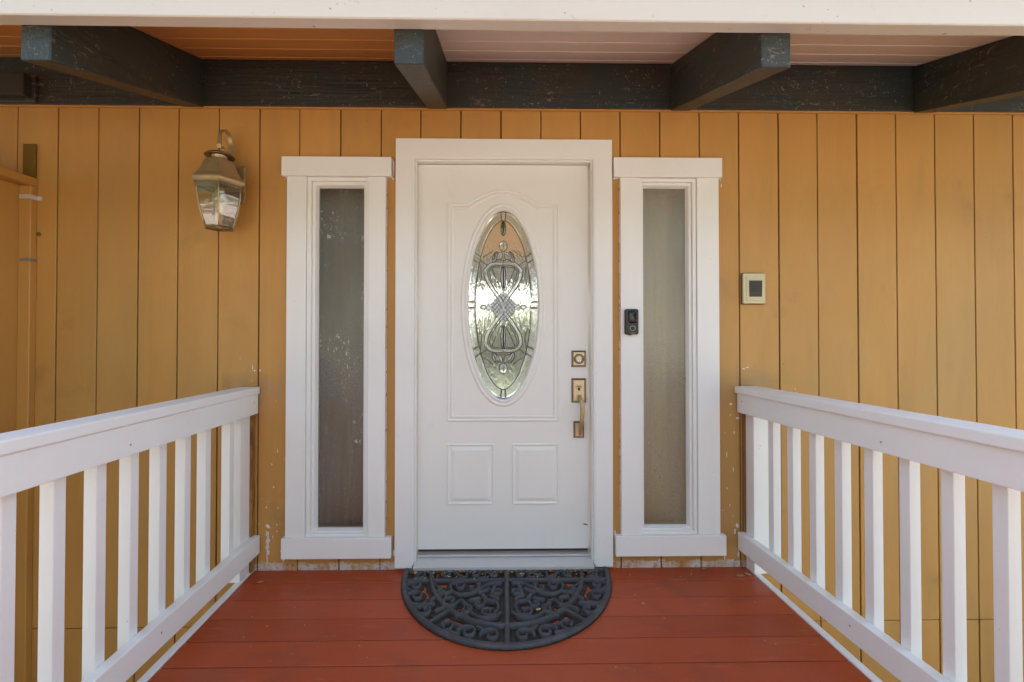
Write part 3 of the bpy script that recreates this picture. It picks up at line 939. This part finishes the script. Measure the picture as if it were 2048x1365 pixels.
# ---------------------------------------------------------------- narrow windows beside the door
def sidelight(hx0, hx1, hz0, hz1, cl0, cl1, gx0, gx1, gz0, gz1, cr0, cr1, sx0, sx1, sz0, sz1, label, gm_):
    w = tag(empty('sidelight_window', ((gx0 + gx1) / 2, 0, sz0)), label, 'window', 'narrow windows beside the door', 'thing')
    part(MB().box(hx0, hx1, -.038, -.001, hz0, hz1, .003, 2), 'head_casing', 'white', w)
    part(MB().box(sx0, sx1, -.038, -.001, sz0, sz1, .003, 2), 'sill', 'white', w)
    part(MB().box(cl0, cl1, -.028, -.001, sz1 + .0008, hz0 - .0008, .0025, 2), 'side_casing', 'white', w)
    part(MB().box(cr0, cr1, -.028, -.001, sz1 + .0008, hz0 - .0008, .0025, 2), 'side_casing', 'white', w)
    out = [(cl1 + .0008, sz1 + .001), (cr0 - .0008, sz1 + .001), (cr0 - .0008, hz0 - .001), (cl1 + .0008, hz0 - .001)]
    def frame(poly, prof, name):
        part(MB().sweep(poly, prof, 0.0), name, 'white', w)
    dl, dr, dt, dbm = gx0 - cl1, cr0 - gx1, hz0 - gz1, gz0 - sz1
    def inset(f):
        return [(cl1 + dl * f, sz1 + dbm * f), (cr0 - dr * f, sz1 + dbm * f), (cr0 - dr * f, hz0 - dt * f), (cl1 + dl * f, hz0 - dt * f)]
    def loft(steps, name):
        b = MB()
        rows = []
        for (f, y) in steps:
            rows.append([b.bm.verts.new((p[0], y, p[1])) for p in inset(f)])
        for A, B in zip(rows, rows[1:]):
            for i in range(4):
                b.bm.faces.new((A[i], A[(i + 1) % 4], B[(i + 1) % 4], B[i]))
        part(b, name, 'white', w)
    loft([(.03, .02), (.03, -.018), (.08, -.020), (.42, -.020), (.46, -.017), (.47, .002)], 'outer_frame')
    loft([(.475, .02), (.475, -.006), (.52, -.008), (.80, -.008), (1.0, .014), (1.0, .03)], 'glazing_bead')
    pn = MB()
    pn.bm.faces.new([pn.bm.verts.new(p) for p in ((gx0 - .004, .018, gz0 - .004), (gx1 + .004, .018, gz0 - .004), (gx1 + .004, .018, gz1 + .004), (gx0 - .004, .018, gz1 + .004))])
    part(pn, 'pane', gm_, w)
    return w
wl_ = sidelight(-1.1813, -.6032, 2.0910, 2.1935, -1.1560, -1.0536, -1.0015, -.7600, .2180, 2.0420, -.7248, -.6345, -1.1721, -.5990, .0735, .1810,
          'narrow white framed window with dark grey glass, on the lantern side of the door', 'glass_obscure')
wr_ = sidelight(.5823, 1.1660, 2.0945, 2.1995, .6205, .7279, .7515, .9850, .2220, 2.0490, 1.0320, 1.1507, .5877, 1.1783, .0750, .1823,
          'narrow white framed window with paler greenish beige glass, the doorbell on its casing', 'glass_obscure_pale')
# torn caulk along the edges of the casings
ck = MB()
for (x, z0, z1, s) in ((-.6338, .22, 2.08, 1), (.6200, .2, 2.08, -1)):
    z = z0
    while z < z1:
        hgt = random.uniform(.012, .13)
        wd = random.uniform(.0012, .0036)
        ck.box(min(x, x + s * wd), max(x, x + s * wd), -.012, -.0005, z, z + hgt, .001)
        z += hgt + random.uniform(.0, .02)
for (x, z, w, h) in ((-.600, 2.10, .007, .085), (-.604, 2.083, .01, .010), (1.166, 2.085, .006, .014), (.585, 2.0905, .03, .006), (-1.172, 2.088, .018, .006), (1.185, .10, .006, .03), (-.594, .075, .012, .03), (.586, .15, .008, .05)):
    ck.box(x, x + w, -.012, -.0005, z, z + h, .002)
new = ck.build('torn_caulk', M['white_blob'], wall, kind='stuff')

# curtains behind the narrow windows
def curtain(x0, x1, mk, label):
    n = 40
    b = MB()
    rows = []
    for k in range(n + 1):
        x = x0 + (x1 - x0) * k / n
        y = .145 + .006 * math.sin(k * .95 + x0) + .002 * math.sin(k * 2.3)
        rows.append([b.bm.verts.new((x, y, .10)), b.bm.verts.new((x, y, 2.2))])
    for A, B in zip(rows, rows[1:]):
        b.bm.faces.new((A[0], B[0], B[1], A[1]))
    o = b.build('curtain', M[mk], None, True)
    return tag(o, label, 'curtain', 'curtains behind the narrow windows')
curtain(-1.06, -.62, 'curtain_dark', 'dark taupe curtain hanging behind the glass on the lantern side of the door')
curtain(.62, 1.12, 'curtain_light', 'pale beige curtain hanging behind the glass beside the doorbell')

# ---------------------------------------------------------------- room behind the door
room = tag(empty('back_room'), kind='structure')
MB().box(-3.2, 3.2, .105, 5.2, -.12, -.02).build('floor', M['interior_floor'], room)
for (xa, xb) in ((-3.3, -3.2), (3.2, 3.3)):      # unseen side-wall openings, added to let more light into the room
    MB().box(xa, xb, .105, 1.4, -.12, 3.9).box(xa, xb, 1.4, 4.9, -.12, .2).box(xa, xb, 1.4, 4.9, 3.45, 3.9).box(xa, xb, 4.9, 5.2, -.12, 3.9).build('side_wall', M['interior_wall'], room)
MB().hexa([(-3.2, .105, 2.70), (3.2, .105, 2.70), (3.2, 3.9, 3.89), (-3.2, 3.9, 3.89), (-3.2, .105, 2.74), (3.2, .105, 2.74), (3.2, 3.9, 3.93), (-3.2, 3.9, 3.93)]).build('ceiling', M['interior_orange'], room)
MB().hexa([(-3.2, 3.9, 3.89), (3.2, 3.9, 3.89), (3.2, 5.2, 3.52), (-3.2, 5.2, 3.52), (-3.2, 3.9, 3.93), (3.2, 3.9, 3.93), (3.2, 5.2, 3.56), (-3.2, 5.2, 3.56)]).build('ceiling', M['interior_orange'], room)
MB().box(-3.2, 3.2, 5.0, 5.15, 2.62, 3.9).build('upper_wall', M['interior_orange'], room)
MB().box(-3.2, -2.2, 5.0, 5.15, -.02, 2.62).build('end_wall', M['interior_wall'], room)
MB().box(2.2, 3.2, 5.0, 5.15, -.02, 2.62).build('end_wall', M['interior_wall'], room)
for x in (-2.2, -.52, .56, 2.14):
    MB().box(x, x + .06, 5.02, 5.10, -.02, 2.62).build('window_frame', M['white'], room)
MB().box(-2.14, 2.14, 5.02, 5.10, -.02, .22).build('window_frame', M['white'], room)

# ---------------------------------------------------------------- trees: in front (only their reflections show) and behind (seen through the oval glass)
def leaf_mass(name, mat, blobs, per, size, kind='stuff'):
    V, Fc = [], []
    base = 0
    for (c, rad, n) in blobs:
        d = rng.normal(size=(n, 3)); d /= np.linalg.norm(d, axis=1)[:, None]
        rr_ = rng.uniform(.45, 1.0, n) ** .6
        clump = rng.normal(size=(max(4, n // 40), 3)); clump /= np.linalg.norm(clump, axis=1)[:, None]
        pick = clump[rng.integers(0, len(clump), n)]
        d = d * .45 + pick * .75
        p = np.array(c) + d * rr_[:, None] * np.array(rad)
        ax = rng.normal(size=(n, 3)); ax /= np.linalg.norm(ax, axis=1)[:, None]
        bx_ = np.cross(ax, rng.normal(size=(n, 3))); bx_ /= np.linalg.norm(bx_, axis=1)[:, None]
        s_ = size * rng.uniform(.6, 1.4, n)[:, None]
        q4 = np.stack([p - ax * s_, p + bx_ * s_ * .45, p + ax * s_, p - bx_ * s_ * .45], 1).reshape(-1, 3)
        V.append(q4)
        idx = np.arange(n * 4).reshape(-1, 4) + base
        Fc.append(idx); base += n * 4
    V = np.concatenate(V); Fc = np.concatenate(Fc)
    me = bpy.data.meshes.new(name)
    me.from_pydata(V.tolist(), [], Fc.tolist())
    o = new_obj(name, me, mat)
    tag(o, kind=kind)
    return o
fb_ = []
for k in range(22):
    x = -19 + k * 1.75 + random.uniform(-1, 1)
    y = random.uniform(-16, -11)
    h = random.uniform(3.6, 6.0)
    thin = 4.0 < x < 7.5                    # a gap in the trees where the sky glints through
    fb_.append(((x, y, h), (random.uniform(1.7, 2.5), 1.7, random.uniform(1.9, 2.9)), 130 if thin else 2000))
    if thin:
        fb_.append(((x, y - 1, 7.0), (2.2, 1.6, 1.6), 1800))
    fb_.append(((x + .9, y - .6, random.uniform(-.3, 1.6)), (1.4, 1.2, 1.3), 90 if thin else 500))
o = leaf_mass('front_woods', M['foliage'], fb_, 0, .16)
o['label'] = 'green trees across the yard mirrored in the narrow window glass'
bb_ = []
for k in range(12):
    x = -6 + k * 1.1 + random.uniform(-.4, .4)
    bb_.append(((x, random.uniform(10.5, 13), random.uniform(.2, 1.5)), (1.1, 1.0, random.uniform(.9, 1.5)), 1500))
    bb_.append(((x + .4, random.uniform(13.5, 16), random.uniform(.8, 2.4)), (1.3, 1.0, random.uniform(.9, 1.3)), 900))
bb_.append(((1.6, 12, 3.0), (.9, .9, 1.0), 500))
o = leaf_mass('garden_woods', M['foliage_back'], bb_, 0, .11)
o['label'] = 'green garden foliage seen through the oval door glass'

# ---------------------------------------------------------------- wall lantern
LX, LY = -1.446, -.130
wlm = tag(empty('wall_lantern', (LX, 0, 2.05)), 'antique brass six-sided wall lantern with clear glass and a looped hanger', 'lantern')
H6 = R(0)        # hexagon with flat sides to wall and viewer
def hexring(s, z):           # s = side length
    return [(LX + s * math.cos(R(60 * k)), LY + s * math.sin(R(60 * k)), z) for k in range(6)]
def hexloft(rows, cap0=False, cap1=False):
    b = MB()
    rr_ = [[b.bm.verts.new(p) for p in hexring(s, z)] for (s, z) in rows]
    for A, B in zip(rr_, rr_[1:]):
        for k in range(6):
            b.bm.faces.new((A[k], A[(k + 1) % 6], B[(k + 1) % 6], B[k]))
    if cap0: b.bm.faces.new(rr_[0][::-1])
    if cap1: b.bm.faces.new(rr_[-1])
    return b
part(hexloft([(.110, 1.998), (.119, 1.998), (.1255, 2.006), (.1265, 2.018), (.122, 2.029), (.115, 2.033), (.103, 2.048), (.089, 2.075), (.077, 2.104), (.069, 2.122), (.060, 2.127)], False, True), 'lamp_roof', 'brass', wlm)
part(hexloft([(.106, 1.986), (.111, 1.986), (.111, 1.9985), (.100, 1.9985)]), 'lamp_collar', 'brass_dark', wlm)
GS = [(.108, 1.994), (.106, 1.955), (.101, 1.910), (.091, 1.860), (.077, 1.815), (.066, 1.788)]
lg = empty('lamp_glass'); lg.parent = wlm
for k in range(6):
    b = MB()
    rws = []
    for (s, z) in GS:
        h6 = hexring(s - .003, z)
        rws.append((b.bm.verts.new(h6[k]), b.bm.verts.new(h6[(k + 1) % 6])))
    for A, B in zip(rws, rws[1:]):
        b.bm.faces.new((A[0], A[1], B[1], B[0]))
    o = part(b, 'glass_pane', 'glass_lamp', wlm, True); o.parent = lg
    part(MB().tube([hexring(s, z)[k] for (s, z) in GS], .0032, 6), 'corner_bar', 'brass', wlm, True)
part(MB().tube(hexring(.066, 1.787), .0042, 6, True), 'lower_ring', 'brass_dark', wlm)
part(MB().lathe([(.012, 1.79), (.013, 1.84), (.012, 1.90), (.015, 1.905), (.015, 1.99)], LX, LY, 16), 'bulb_socket', 'cream_plate', wlm, True)
part(MB().lathe([(.020, 1.905), (.026, 1.925), (.022, 1.955), (.010, 1.985)], LX, LY, 16), 'bulb', 'ring_grey', wlm, True)
part(MB().lathe([(.034, 2.124), (.036, 2.150), (.040, 2.156)], LX, LY, 28), 'lamp_neck', 'brass', wlm, True)
part(MB().lathe([(.040, 2.152), (.066, 2.149), (.068, 2.153), (.050, 2.166), (.024, 2.176), (.010, 2.180)], LX, LY, 32), 'lamp_cap', 'brass_dark', wlm, True)
arc = []
for k in range(25):
    a = math.pi * k / 24
    arc.append((LX, -.083 - .047 * math.cos(a), 2.245 + .060 * math.sin(a)))
curl = [(LX, LY + .022 * 0 + .013 + .013 * math.cos(a), 2.193 + .013 * math.sin(a)) for a in [R(20 + 16 * k) for k in range(10)]]
strap = curl + [(LX, LY - .004, 2.215)] + arc + [(LX, -.034, 2.19), (LX, -.032, 2.12)]
st_b = MB()
for e in (-1, 1):
    pass
rows = []
for i, p in enumerate(strap):
    a = Vector(strap[max(i - 1, 0)]); c = Vector(strap[min(i + 1, len(strap) - 1)])
    t = (c - a).normalized(); nn = Vector((0, -t.z, t.y))
    rows.append([st_b.bm.verts.new(Vector(p) + Vector((sx * .0105, 0, 0)) + nn * sy * .0022) for (sx, sy) in ((-1, -1), (1, -1), (1, 1), (-1, 1))])
for A, B in zip(rows, rows[1:]):
    for j in range(4):
        st_b.bm.faces.new((A[j], A[(j + 1) % 4], B[(j + 1) % 4], B[j]))
part(st_b, 'hanger_strap', 'brass', wlm)
part(MB().box(LX - .066, LX + .066, -.022, 0, 1.95, 2.145, .006, 2), 'back_plate', 'brass', wlm)
part(MB().hexa([(LX - .03, -.06, 2.055), (LX + .03, -.06, 2.055), (LX + .045, -.021, 2.03), (LX - .045, -.021, 2.03), (LX - .02, -.05, 2.125), (LX + .02, -.05, 2.125), (LX + .045, -.021, 2.135), (LX - .045, -.021, 2.135)], .003), 'bracket', 'brass_dark', wlm)

# ---------------------------------------------------------------- doorbell and light switch
bell = tag(empty('video_doorbell', (.6735, -.028, 1.3185)), 'small black doorbell with camera and round button on the white window casing', 'doorbell')
def rounded(x0, x1, z0, z1, r, n=5):
    p = []
    for (cx, cz, a0) in ((x1 - r, z0 + r, -90), (x1 - r, z1 - r, 0), (x0 + r, z1 - r, 90), (x0 + r, z0 + r, 180)):
        for k in range(n + 1):
            a = R(a0 + 90 * k / n)
            p.append((cx + r * math.cos(a), cz + r * math.sin(a)))
    return p
part(MB().sweep(rounded(.6380, .7100, 1.2510, 1.3865, .010), [(0, 0), (0, .016), (.002, .021), (.005, .023)], -.0285, cap=True), 'bell_body', 'black_plastic', bell)
part(MB().sweep(rounded(.6530, .7030, 1.311, 1.379, .0135), [(0, 0), (.001, .0035), (.006, .0065), (.012, .008)], -.0510, cap=True), 'lens_window', 'gloss_black', bell, True)
part(MB().lathe([(.0085, -.058), (.0085, -.0605), (.006, -.0615)], .677, 1.364, 20, axis='y'), 'camera_lens', 'gloss_black', bell, True)
part(MB().sweep([(.677 + .0152 * math.cos(6.2832 * k / 32), 1.2845 + .0138 * math.sin(6.2832 * k / 32)) for k in range(32)], [(0, 0), (.0004, .0012), (.0022, .0012), (.0026, 0)], -.0513), 'button_ring', 'ring_grey', bell)
part(MB().lathe([(.0095, -.051), (.009, -.0535), (.004, -.054)], .677, 1.2845, 24, axis='y'), 'button', 'black_plastic', bell, True)
part(MB().box(.664, .694, -.0519, -.0508, 1.2575, 1.2592), 'maker_mark', 'ring_grey', bell)
part(MB().box(.659, .672, -.046, -.034, 1.2465, 1.252, .002), 'base_tab', 'black_plastic', bell)

sw = tag(empty('light_switch', (1.3445, 0, 1.499)), 'cream metal switch plate with dark brown rocker, on the ochre wall above the railing', 'switch')
part(MB().sweep(rounded(1.2805, 1.4090, 1.4145, 1.5840, .006), [(0, 0), (0, .010), (.002, .011)], 0, cap=True), 'gasket', 'plate_edge', sw)
part(MB().sweep(rounded(1.2835, 1.4075, 1.4170, 1.5825, .008), [(0, .010), (.001, .018), (.0035, .021), (.0065, .0215), (.0068, .0205)], 0, cap=True), 'cover_plate', 'cream_plate', sw)
part(MB().sweep(rounded(1.300, 1.3945, 1.434, 1.5660, .006), [(0, .0204), (.0015, .0228), (.004, .0232)], 0, cap=True), 'inner_plate', 'cream_plate', sw)
part(MB().hexa([(1.3165, -.0255, 1.455), (1.3840, -.0255, 1.455), (1.3840, -.0222, 1.455), (1.3165, -.0222, 1.455), (1.3165, -.0305, 1.5415), (1.3840, -.0305, 1.5415), (1.3840, -.0222, 1.5415), (1.3165, -.0222, 1.5415)], .001), 'rocker', 'switch_dark', sw)
for k in range(5):
    part(MB().box(1.330, 1.378, -.0312 + .0005 * (4 - k) - .0004, -.0225, 1.485 + k * .0095, 1.489 + k * .0095), 'rocker_rib', 'switch_dark', sw)

# ---------------------------------------------------------------- storage closet at the left edge
cl = tag(empty('storage_closet', (-2.6, 0, -1.5)), 'ochre painted closet side with corner post and top board at the left edge', 'closet')
part(MB().box(-3.0, -2.546, -1.6, -.0005, -1.5, 2.035, .003), 'side_wall', 'ochre_trim', cl)
part(MB().box(-2.5455, -2.483, -.036, -.0005, -1.5, 2.0345, .003), 'corner_post', 'ochre_trim', cl)
part(MB().box(-3.05, -2.481, -1.7, -.0005, 2.0355, 2.078, .003), 'top_board', 'ochre_trim', cl)
part(MB().box(-2.553, -2.487, -.012, -.0005, 2.0785, 2.262, .002), 'post_stub', 'olive', cl)
part(MB().box(-2.541, -2.4815, -.0385, -.0362, 1.962, 1.985, .0005).box(-2.4826, -2.4805, -.0385, -.006, 1.962, 1.985).box(-2.4805, -2.455, -.006, -.003, 1.962, 1.983, .0005), 'metal_strap', 'zinc', cl, label='shiny galvanised strap bent round the post')
part(MB().box(-2.534, -2.4815, -.0385, -.0362, 1.634, 1.650, .0005).box(-2.4826, -2.4805, -.0385, -.004, 1.634, 1.650), 'metal_strap', 'bluegrey', cl, label='dull grey strap across the post')
part(MB().lathe([(.010, 0.0), (.010, -.006), (.005, -.008)], -2.472, 1.783, 16, axis='y'), 'dark_plug', 'olive', cl, True)

# ---------------------------------------------------------------- doormat: a moulded relief with real holes
MX, MY, MA, MBd = .010, -.020, .541, .630
curves = []        # (points, half width, height)
def add_curve(pts, hw=.0125, h=.011):
    curves.append((np.array([(p[0], p[1]) for p in pts]), hw, h))
def harc(a, b, t0=0, t1=180, n=90):
    return [(a * math.cos(R(t0 + (t1 - t0) * k / n)), -b * math.sin(R(t0 + (t1 - t0) * k / n))) for k in range(n + 1)]
add_curve(harc(MA - .0165, MBd - .0165, -3, 183), .0165, .017)
add_curve([(-MA + .01 + i * .01, -.012) for i in range(int((2 * MA - .02) / .01) + 1)], .0095, .015)
add_curve(harc(.392, .487), .0125, .019)
add_curve([(0, -.005 - i * .008) for i in range(int((MBd - .02) / .008) + 1)], .0135, .019)
add_curve([(-.385 + i * .01, -.118) for i in range(78)], .0090, .016)
for s in (1, -1):
    add_curve([(s * (.395 + i * .01), -.118) for i in range(12)], .0090, .016)
    add_curve([(s * (.262 + i * .010), -.372 - i * .012) for i in range(8)], .0095, .016)
def spiral(cx, cy, r0, turns, a0, d=1, tail=None, n=40):
    """spiral winding outwards from a small core to r0, ending at angle a0; tail: further points"""
    pts = []
    for k in range(n + 1):
        f = k / n
        a = R(a0) - d * 6.28318 * turns * .80 * (1 - f)
        r = 1.08 * r0 * (.24 + .76 * f)
        pts.append((cx + r * math.cos(a), cy + r * math.sin(a)))
    if tail:
        more = bez([pts[-3], pts[-1]] + tail, 8)
        pts += [(p.x, p.y) for p in more[9:]]
    return pts
def S(cx, cy, r, turns, a0, d, tail=None):
    for s in (1, -1):
        if s > 0:
            p = spiral(cx, cy, r, turns, a0, d, tail)
        else:
            p = [(-x, y) for x, y in spiral(cx, cy, r, turns, a0, d, tail)]
        add_curve(p, .0078, .0190)
# top row between the two straight bars
S(-.305, -.066, .038, 1.2, 20, -1, [(-.235, -.085), (-.205, -.105)])
S(-.165, -.062, .040, 1.25, 200, 1, [(-.205, -.10), (-.24, -.108)])
S(-.075, -.066, .038, 1.2, 180, 1, [(-.112, -.10), (-.14, -.108)])
# side column and lower ring
S(-.452, -.066, .036, 1.2, 250, -1, [(-.42, -.105)])
S(-.452, -.172, .040, 1.2, 200, 1, [(-.47, -.21), (-.44, -.23)])
S(-.430, -.262, .042, 1.2, 190, 1, [(-.45, -.305), (-.42, -.33), (-.385, -.325)])
S(-.368, -.372, .043, 1.1, 150, -1, [(-.37, -.33), (-.335, -.325)])
S(-.262, -.482, .040, 1.2, 240, -1, [(-.24, -.53), (-.20, -.54)])
S(-.165, -.532, .042, 1.25, 160, 1, [(-.20, -.50), (-.235, -.47)])
S(-.068, -.552, .040, 1.2, 170, 1, [(-.10, -.52), (-.125, -.50)])
# inner field
S(-.235, -.178, .040, 1.2, 170, 1, [(-.262, -.225), (-.22, -.25), (-.16, -.235), (-.12, -.19), (-.08, -.155), (-.03, -.150)])
S(-.335, -.195, .034, 1.1, 120, -1, [(-.30, -.235), (-.262, -.225)])
S(-.262, -.300, .040, 1.2, 300, 1, [(-.215, -.30), (-.185, -.34), (-.165, -.39), (-.12, -.43), (-.06, -.43), (-.028, -.40)])
S(-.085, -.385, .036, 1.15, 330, 1, [(-.04, -.36), (-.05, -.32), (-.09, -.30)])
S(-.165, -.195, .030, 1.1, 60, 1, [(-.13, -.16)])
S(-.045, -.225, .027, 1.1, 200, -1, [(-.07, -.26)])
S(-.185, -.375, .030, 1.1, 100, 1, [(-.20, -.33)])
S(-.315, -.265, .026, 1.1, 10, -1, [(-.29, -.29)])
S(-.130, -.330, .026, 1.1, 20, 1, [(-.11, -.36)])
for s in (1, -1):
    for (x, y, ang_, ln) in ((-.11, -.215, 35, .05), (-.065, -.20, 80, .055), (-.105, -.275, 110, .05), (-.15, -.285, 20, .04), (-.06, -.27, 140, .045), (-.34, -.27, 60, .05), (-.20, -.40, 25, .05), (-.30, -.36, 40, .04)):
        dx_, dy_ = math.cos(R(ang_)) * ln / 2, math.sin(R(ang_)) * ln / 2
        add_curve([(s * (x - dx_ + 2 * dx_ * i / 8), y - dy_ + 2 * dy_ * i / 8) for i in range(9)], .013, .014)
RES = .0034
nx, ny = int(2 * MA / RES) + 3, int(MBd / RES) + 3
gx = -MA + np.arange(nx) * RES - RES
gy = -np.arange(ny) * RES + RES
GX, GY = np.meshgrid(gx, gy)
Hh = np.zeros_like(GX)
near = np.full_like(GX, 9.0)
for (pts, hw, h) in curves:
    x0, x1, y0, y1 = pts[:, 0].min() - .05, pts[:, 0].max() + .05, pts[:, 1].min() - .05, pts[:, 1].max() + .05
    ix = np.where((gx >= x0) & (gx <= x1))[0]; iy = np.where((gy >= y0) & (gy <= y1))[0]
    if not len(ix) or not len(iy): continue
    sub = np.ix_(iy, ix)
    d2 = np.full((len(iy), len(ix)), 9.0)
    sx_, sy_ = GX[sub], GY[sub]
    a, b = pts[:-1], pts[1:]
    for (pa, pb) in zip(a, b):
        ab = pb - pa
        L = max(1e-9, ab @ ab)
        t_ = np.clip(((sx_ - pa[0]) * ab[0] + (sy_ - pa[1]) * ab[1]) / L, 0, 1)
        d2 = np.minimum(d2, np.hypot(sx_ - pa[0] - t_ * ab[0], sy_ - pa[1] - t_ * ab[1]))
    prof = h * np.sqrt(np.clip(1 - (d2 / hw) ** 2, 0, 1))
    Hh[sub] = np.maximum(Hh[sub], prof)
    near[sub] = np.minimum(near[sub], d2 - hw)
rad = np.sqrt((GX / MA) ** 2 + (GY / MBd) ** 2)
inside = rad <= 1.0 + RES / MA * 1.2
inside &= GY <= .0001
snap = np.maximum(rad, 1.0)
GX = GX / snap; GY = GY / snap
Z = .0030 + Hh
solid = inside & (near < .0175)
V, Fc, vid = [], [], {}
jj, ii = np.where(solid)
ok = solid[:-1, :-1] & solid[1:, :-1] & solid[:-1, 1:] & solid[1:, 1:]
idx = -np.ones_like(GX, dtype=int)
usedv = np.zeros_like(solid)
for (a_, b_) in ((0, 0), (1, 0), (0, 1), (1, 1)):
    usedv[a_:ny - 1 + a_, b_:nx - 1 + b_] |= ok
cnt = usedv.sum()
idx[usedv] = np.arange(cnt)
top_v = np.stack([GX[usedv] + MX, GY[usedv] + MY, Z[usedv]], 1)
bot_v = np.stack([GX[usedv] + MX, GY[usedv] + MY, np.full(cnt, .0012)], 1)
J, I = np.where(ok)
Fc = [(idx[j, i], idx[j + 1, i], idx[j + 1, i + 1], idx[j, i + 1]) for j, i in zip(J, I)]
pad = np.pad(ok, 1)
for j, i in zip(J, I):
    for (dj, di, a_, b_) in ((-1, 0, (0, 1), (0, 0)), (1, 0, (1, 0), (1, 1)), (0, -1, (0, 0), (1, 0)), (0, 1, (1, 1), (0, 1))):
        if not pad[j + 1 + dj, i + 1 + di]:
            p, q_ = idx[j + a_[0], i + a_[1]], idx[j + b_[0], i + b_[1]]
            Fc.append((p, q_, q_ + cnt, p + cnt))
mme = bpy.data.meshes.new('doormat')
mme.from_pydata(np.concatenate([top_v, bot_v]).tolist(), [], [tuple(int(x) for x in f) for f in Fc])
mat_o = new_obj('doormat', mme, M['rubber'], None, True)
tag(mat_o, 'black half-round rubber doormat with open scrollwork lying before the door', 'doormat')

# ---------------------------------------------------------------- fallen dry leaves
def leaf(x, y, z, ln, wd, rz, label, mk='leaf', tilt=.15):
    b = MB()
    n = 7
    rows = []
    for k in range(n + 1):
        t = k / n
        w = wd * math.sin(math.pi * min(.97, max(.04, t))) ** .8
        zc = .25 * ln * (t - .5) ** 2 + .0012
        rows.append([b.bm.verts.new(((t - .5) * ln, -w, zc + w * .35)), b.bm.verts.new(((t - .5) * ln, 0, zc)), b.bm.verts.new(((t - .5) * ln, w, zc + w * .35))])
    for A, B in zip(rows, rows[1:]):
        b.bm.faces.new((A[0], B[0], B[1], A[1])); b.bm.faces.new((A[1], B[1], B[2], A[2]))
    me = b.mesh('dry_leaf')
    o = new_obj('dry_leaf', me, M[mk], None, True)
    sm = o.modifiers.new('thick', 'SOLIDIFY'); sm.thickness = .0008
    o.location = (x, y, z)
    o.rotation_euler = (tilt, tilt * .6, R(rz))
    return tag(o, label, 'leaf', 'dry leaves fallen on the deck and mat')
leaf(-1.228, -.128, .0015, .030, .010, 25, 'single tan leaf on the red boards beside the left railing', tilt=.02)
leaf(1.215, -.105, .0015, .042, .010, 5, 'larger tan leaf in the corner below the right railing', tilt=.02)
leaf(1.262, -.090, .0015, .034, .009, 130, 'darker small leaf touching the foot of the right railing post', tilt=.02)
leaf(.19, -.060, .019, .030, .011, 150, 'round yellow leaf on the upper right edge of the doormat', tilt=.1)
leaf(.088, -.098, .018, .028, .007, 5, 'slim tan leaf on the doormat just right of its middle bar', tilt=.08)
leaf(-.462, -.078, .018, .030, .008, 80, 'reddish tan leaf at the upper left corner of the doormat', tilt=.1)
leaf(.150, -.405, .016, .026, .008, 30, 'pale leaf lying in an opening at the middle of the doormat', tilt=.05)
leaf(-.335, -.028, .012, .040, .011, 10, 'brown leaf caught between threshold and mat on the lantern side', tilt=.1)
leaf(-.205, -.030, .012, .030, .009, -10, 'brown leaf under the middle of the threshold', tilt=.1)
leaf(.315, -.034, .020, .042, .010, -15, 'brown leaf lying on the mat edge below the door handle', tilt=.1)
leaf(.640, -.340, .0015, .018, .006, 60, 'tiny grey-brown flake on the red boards right of the doormat', tilt=.02)
leaf(1.06, -.03, .0015, .028, .007, 10, 'tan leaf against the wall below the window with the doorbell', tilt=.02)

lt = MB()
for k in range(150):
    x = random.uniform(-.46, .48); y = -.062 + random.gauss(0, .009) - (.0 if k % 3 else random.uniform(0, .07))
    z = .018 if y < -.055 else .020
    l_, w_, a = random.uniform(.003, .010), random.uniform(.0008, .0025), random.uniform(0, 6.28)
    ca, sa = math.cos(a), math.sin(a)
    q4 = [(x + ca * l_ - sa * w_, y + sa * l_ + ca * w_, z), (x - ca * l_ - sa * w_, y - sa * l_ + ca * w_, z + .002), (x - ca * l_ + sa * w_, y - sa * l_ - ca * w_, z), (x + ca * l_ + sa * w_, y + sa * l_ - ca * w_, z + .002)]
    v4 = [lt.bm.verts.new(p) for p in q4]
    lt.bm.faces.new(v4)
tag(lt.build('leaf_litter', M['leaf']), 'fine dry leaf litter caught between threshold and doormat', kind='stuff')

dl = MB()
for k in range(46):
    y = -.03 - abs(random.gauss(0, .45)); x = random.uniform(-1.22, 1.22)
    if (x / .56) ** 2 + (y / .65) ** 2 < 1 or y < -1.6: continue
    l_, w_, a = random.uniform(.002, .006), random.uniform(.0010, .0022), random.uniform(0, 6.28)
    ca, sa = math.cos(a), math.sin(a)
    v4 = [dl.bm.verts.new((x + ca * p * l_ - sa * q * w_, y + sa * p * l_ + ca * q * w_, .0016 + .001 * p * q)) for (p, q) in ((1, 1), (-1, 1), (-1, -1), (1, -1))]
    dl.bm.faces.new(v4)
tag(dl.build('deck_litter', M['leaf']), 'tiny tan flakes scattered over the red deck boards', kind='stuff')
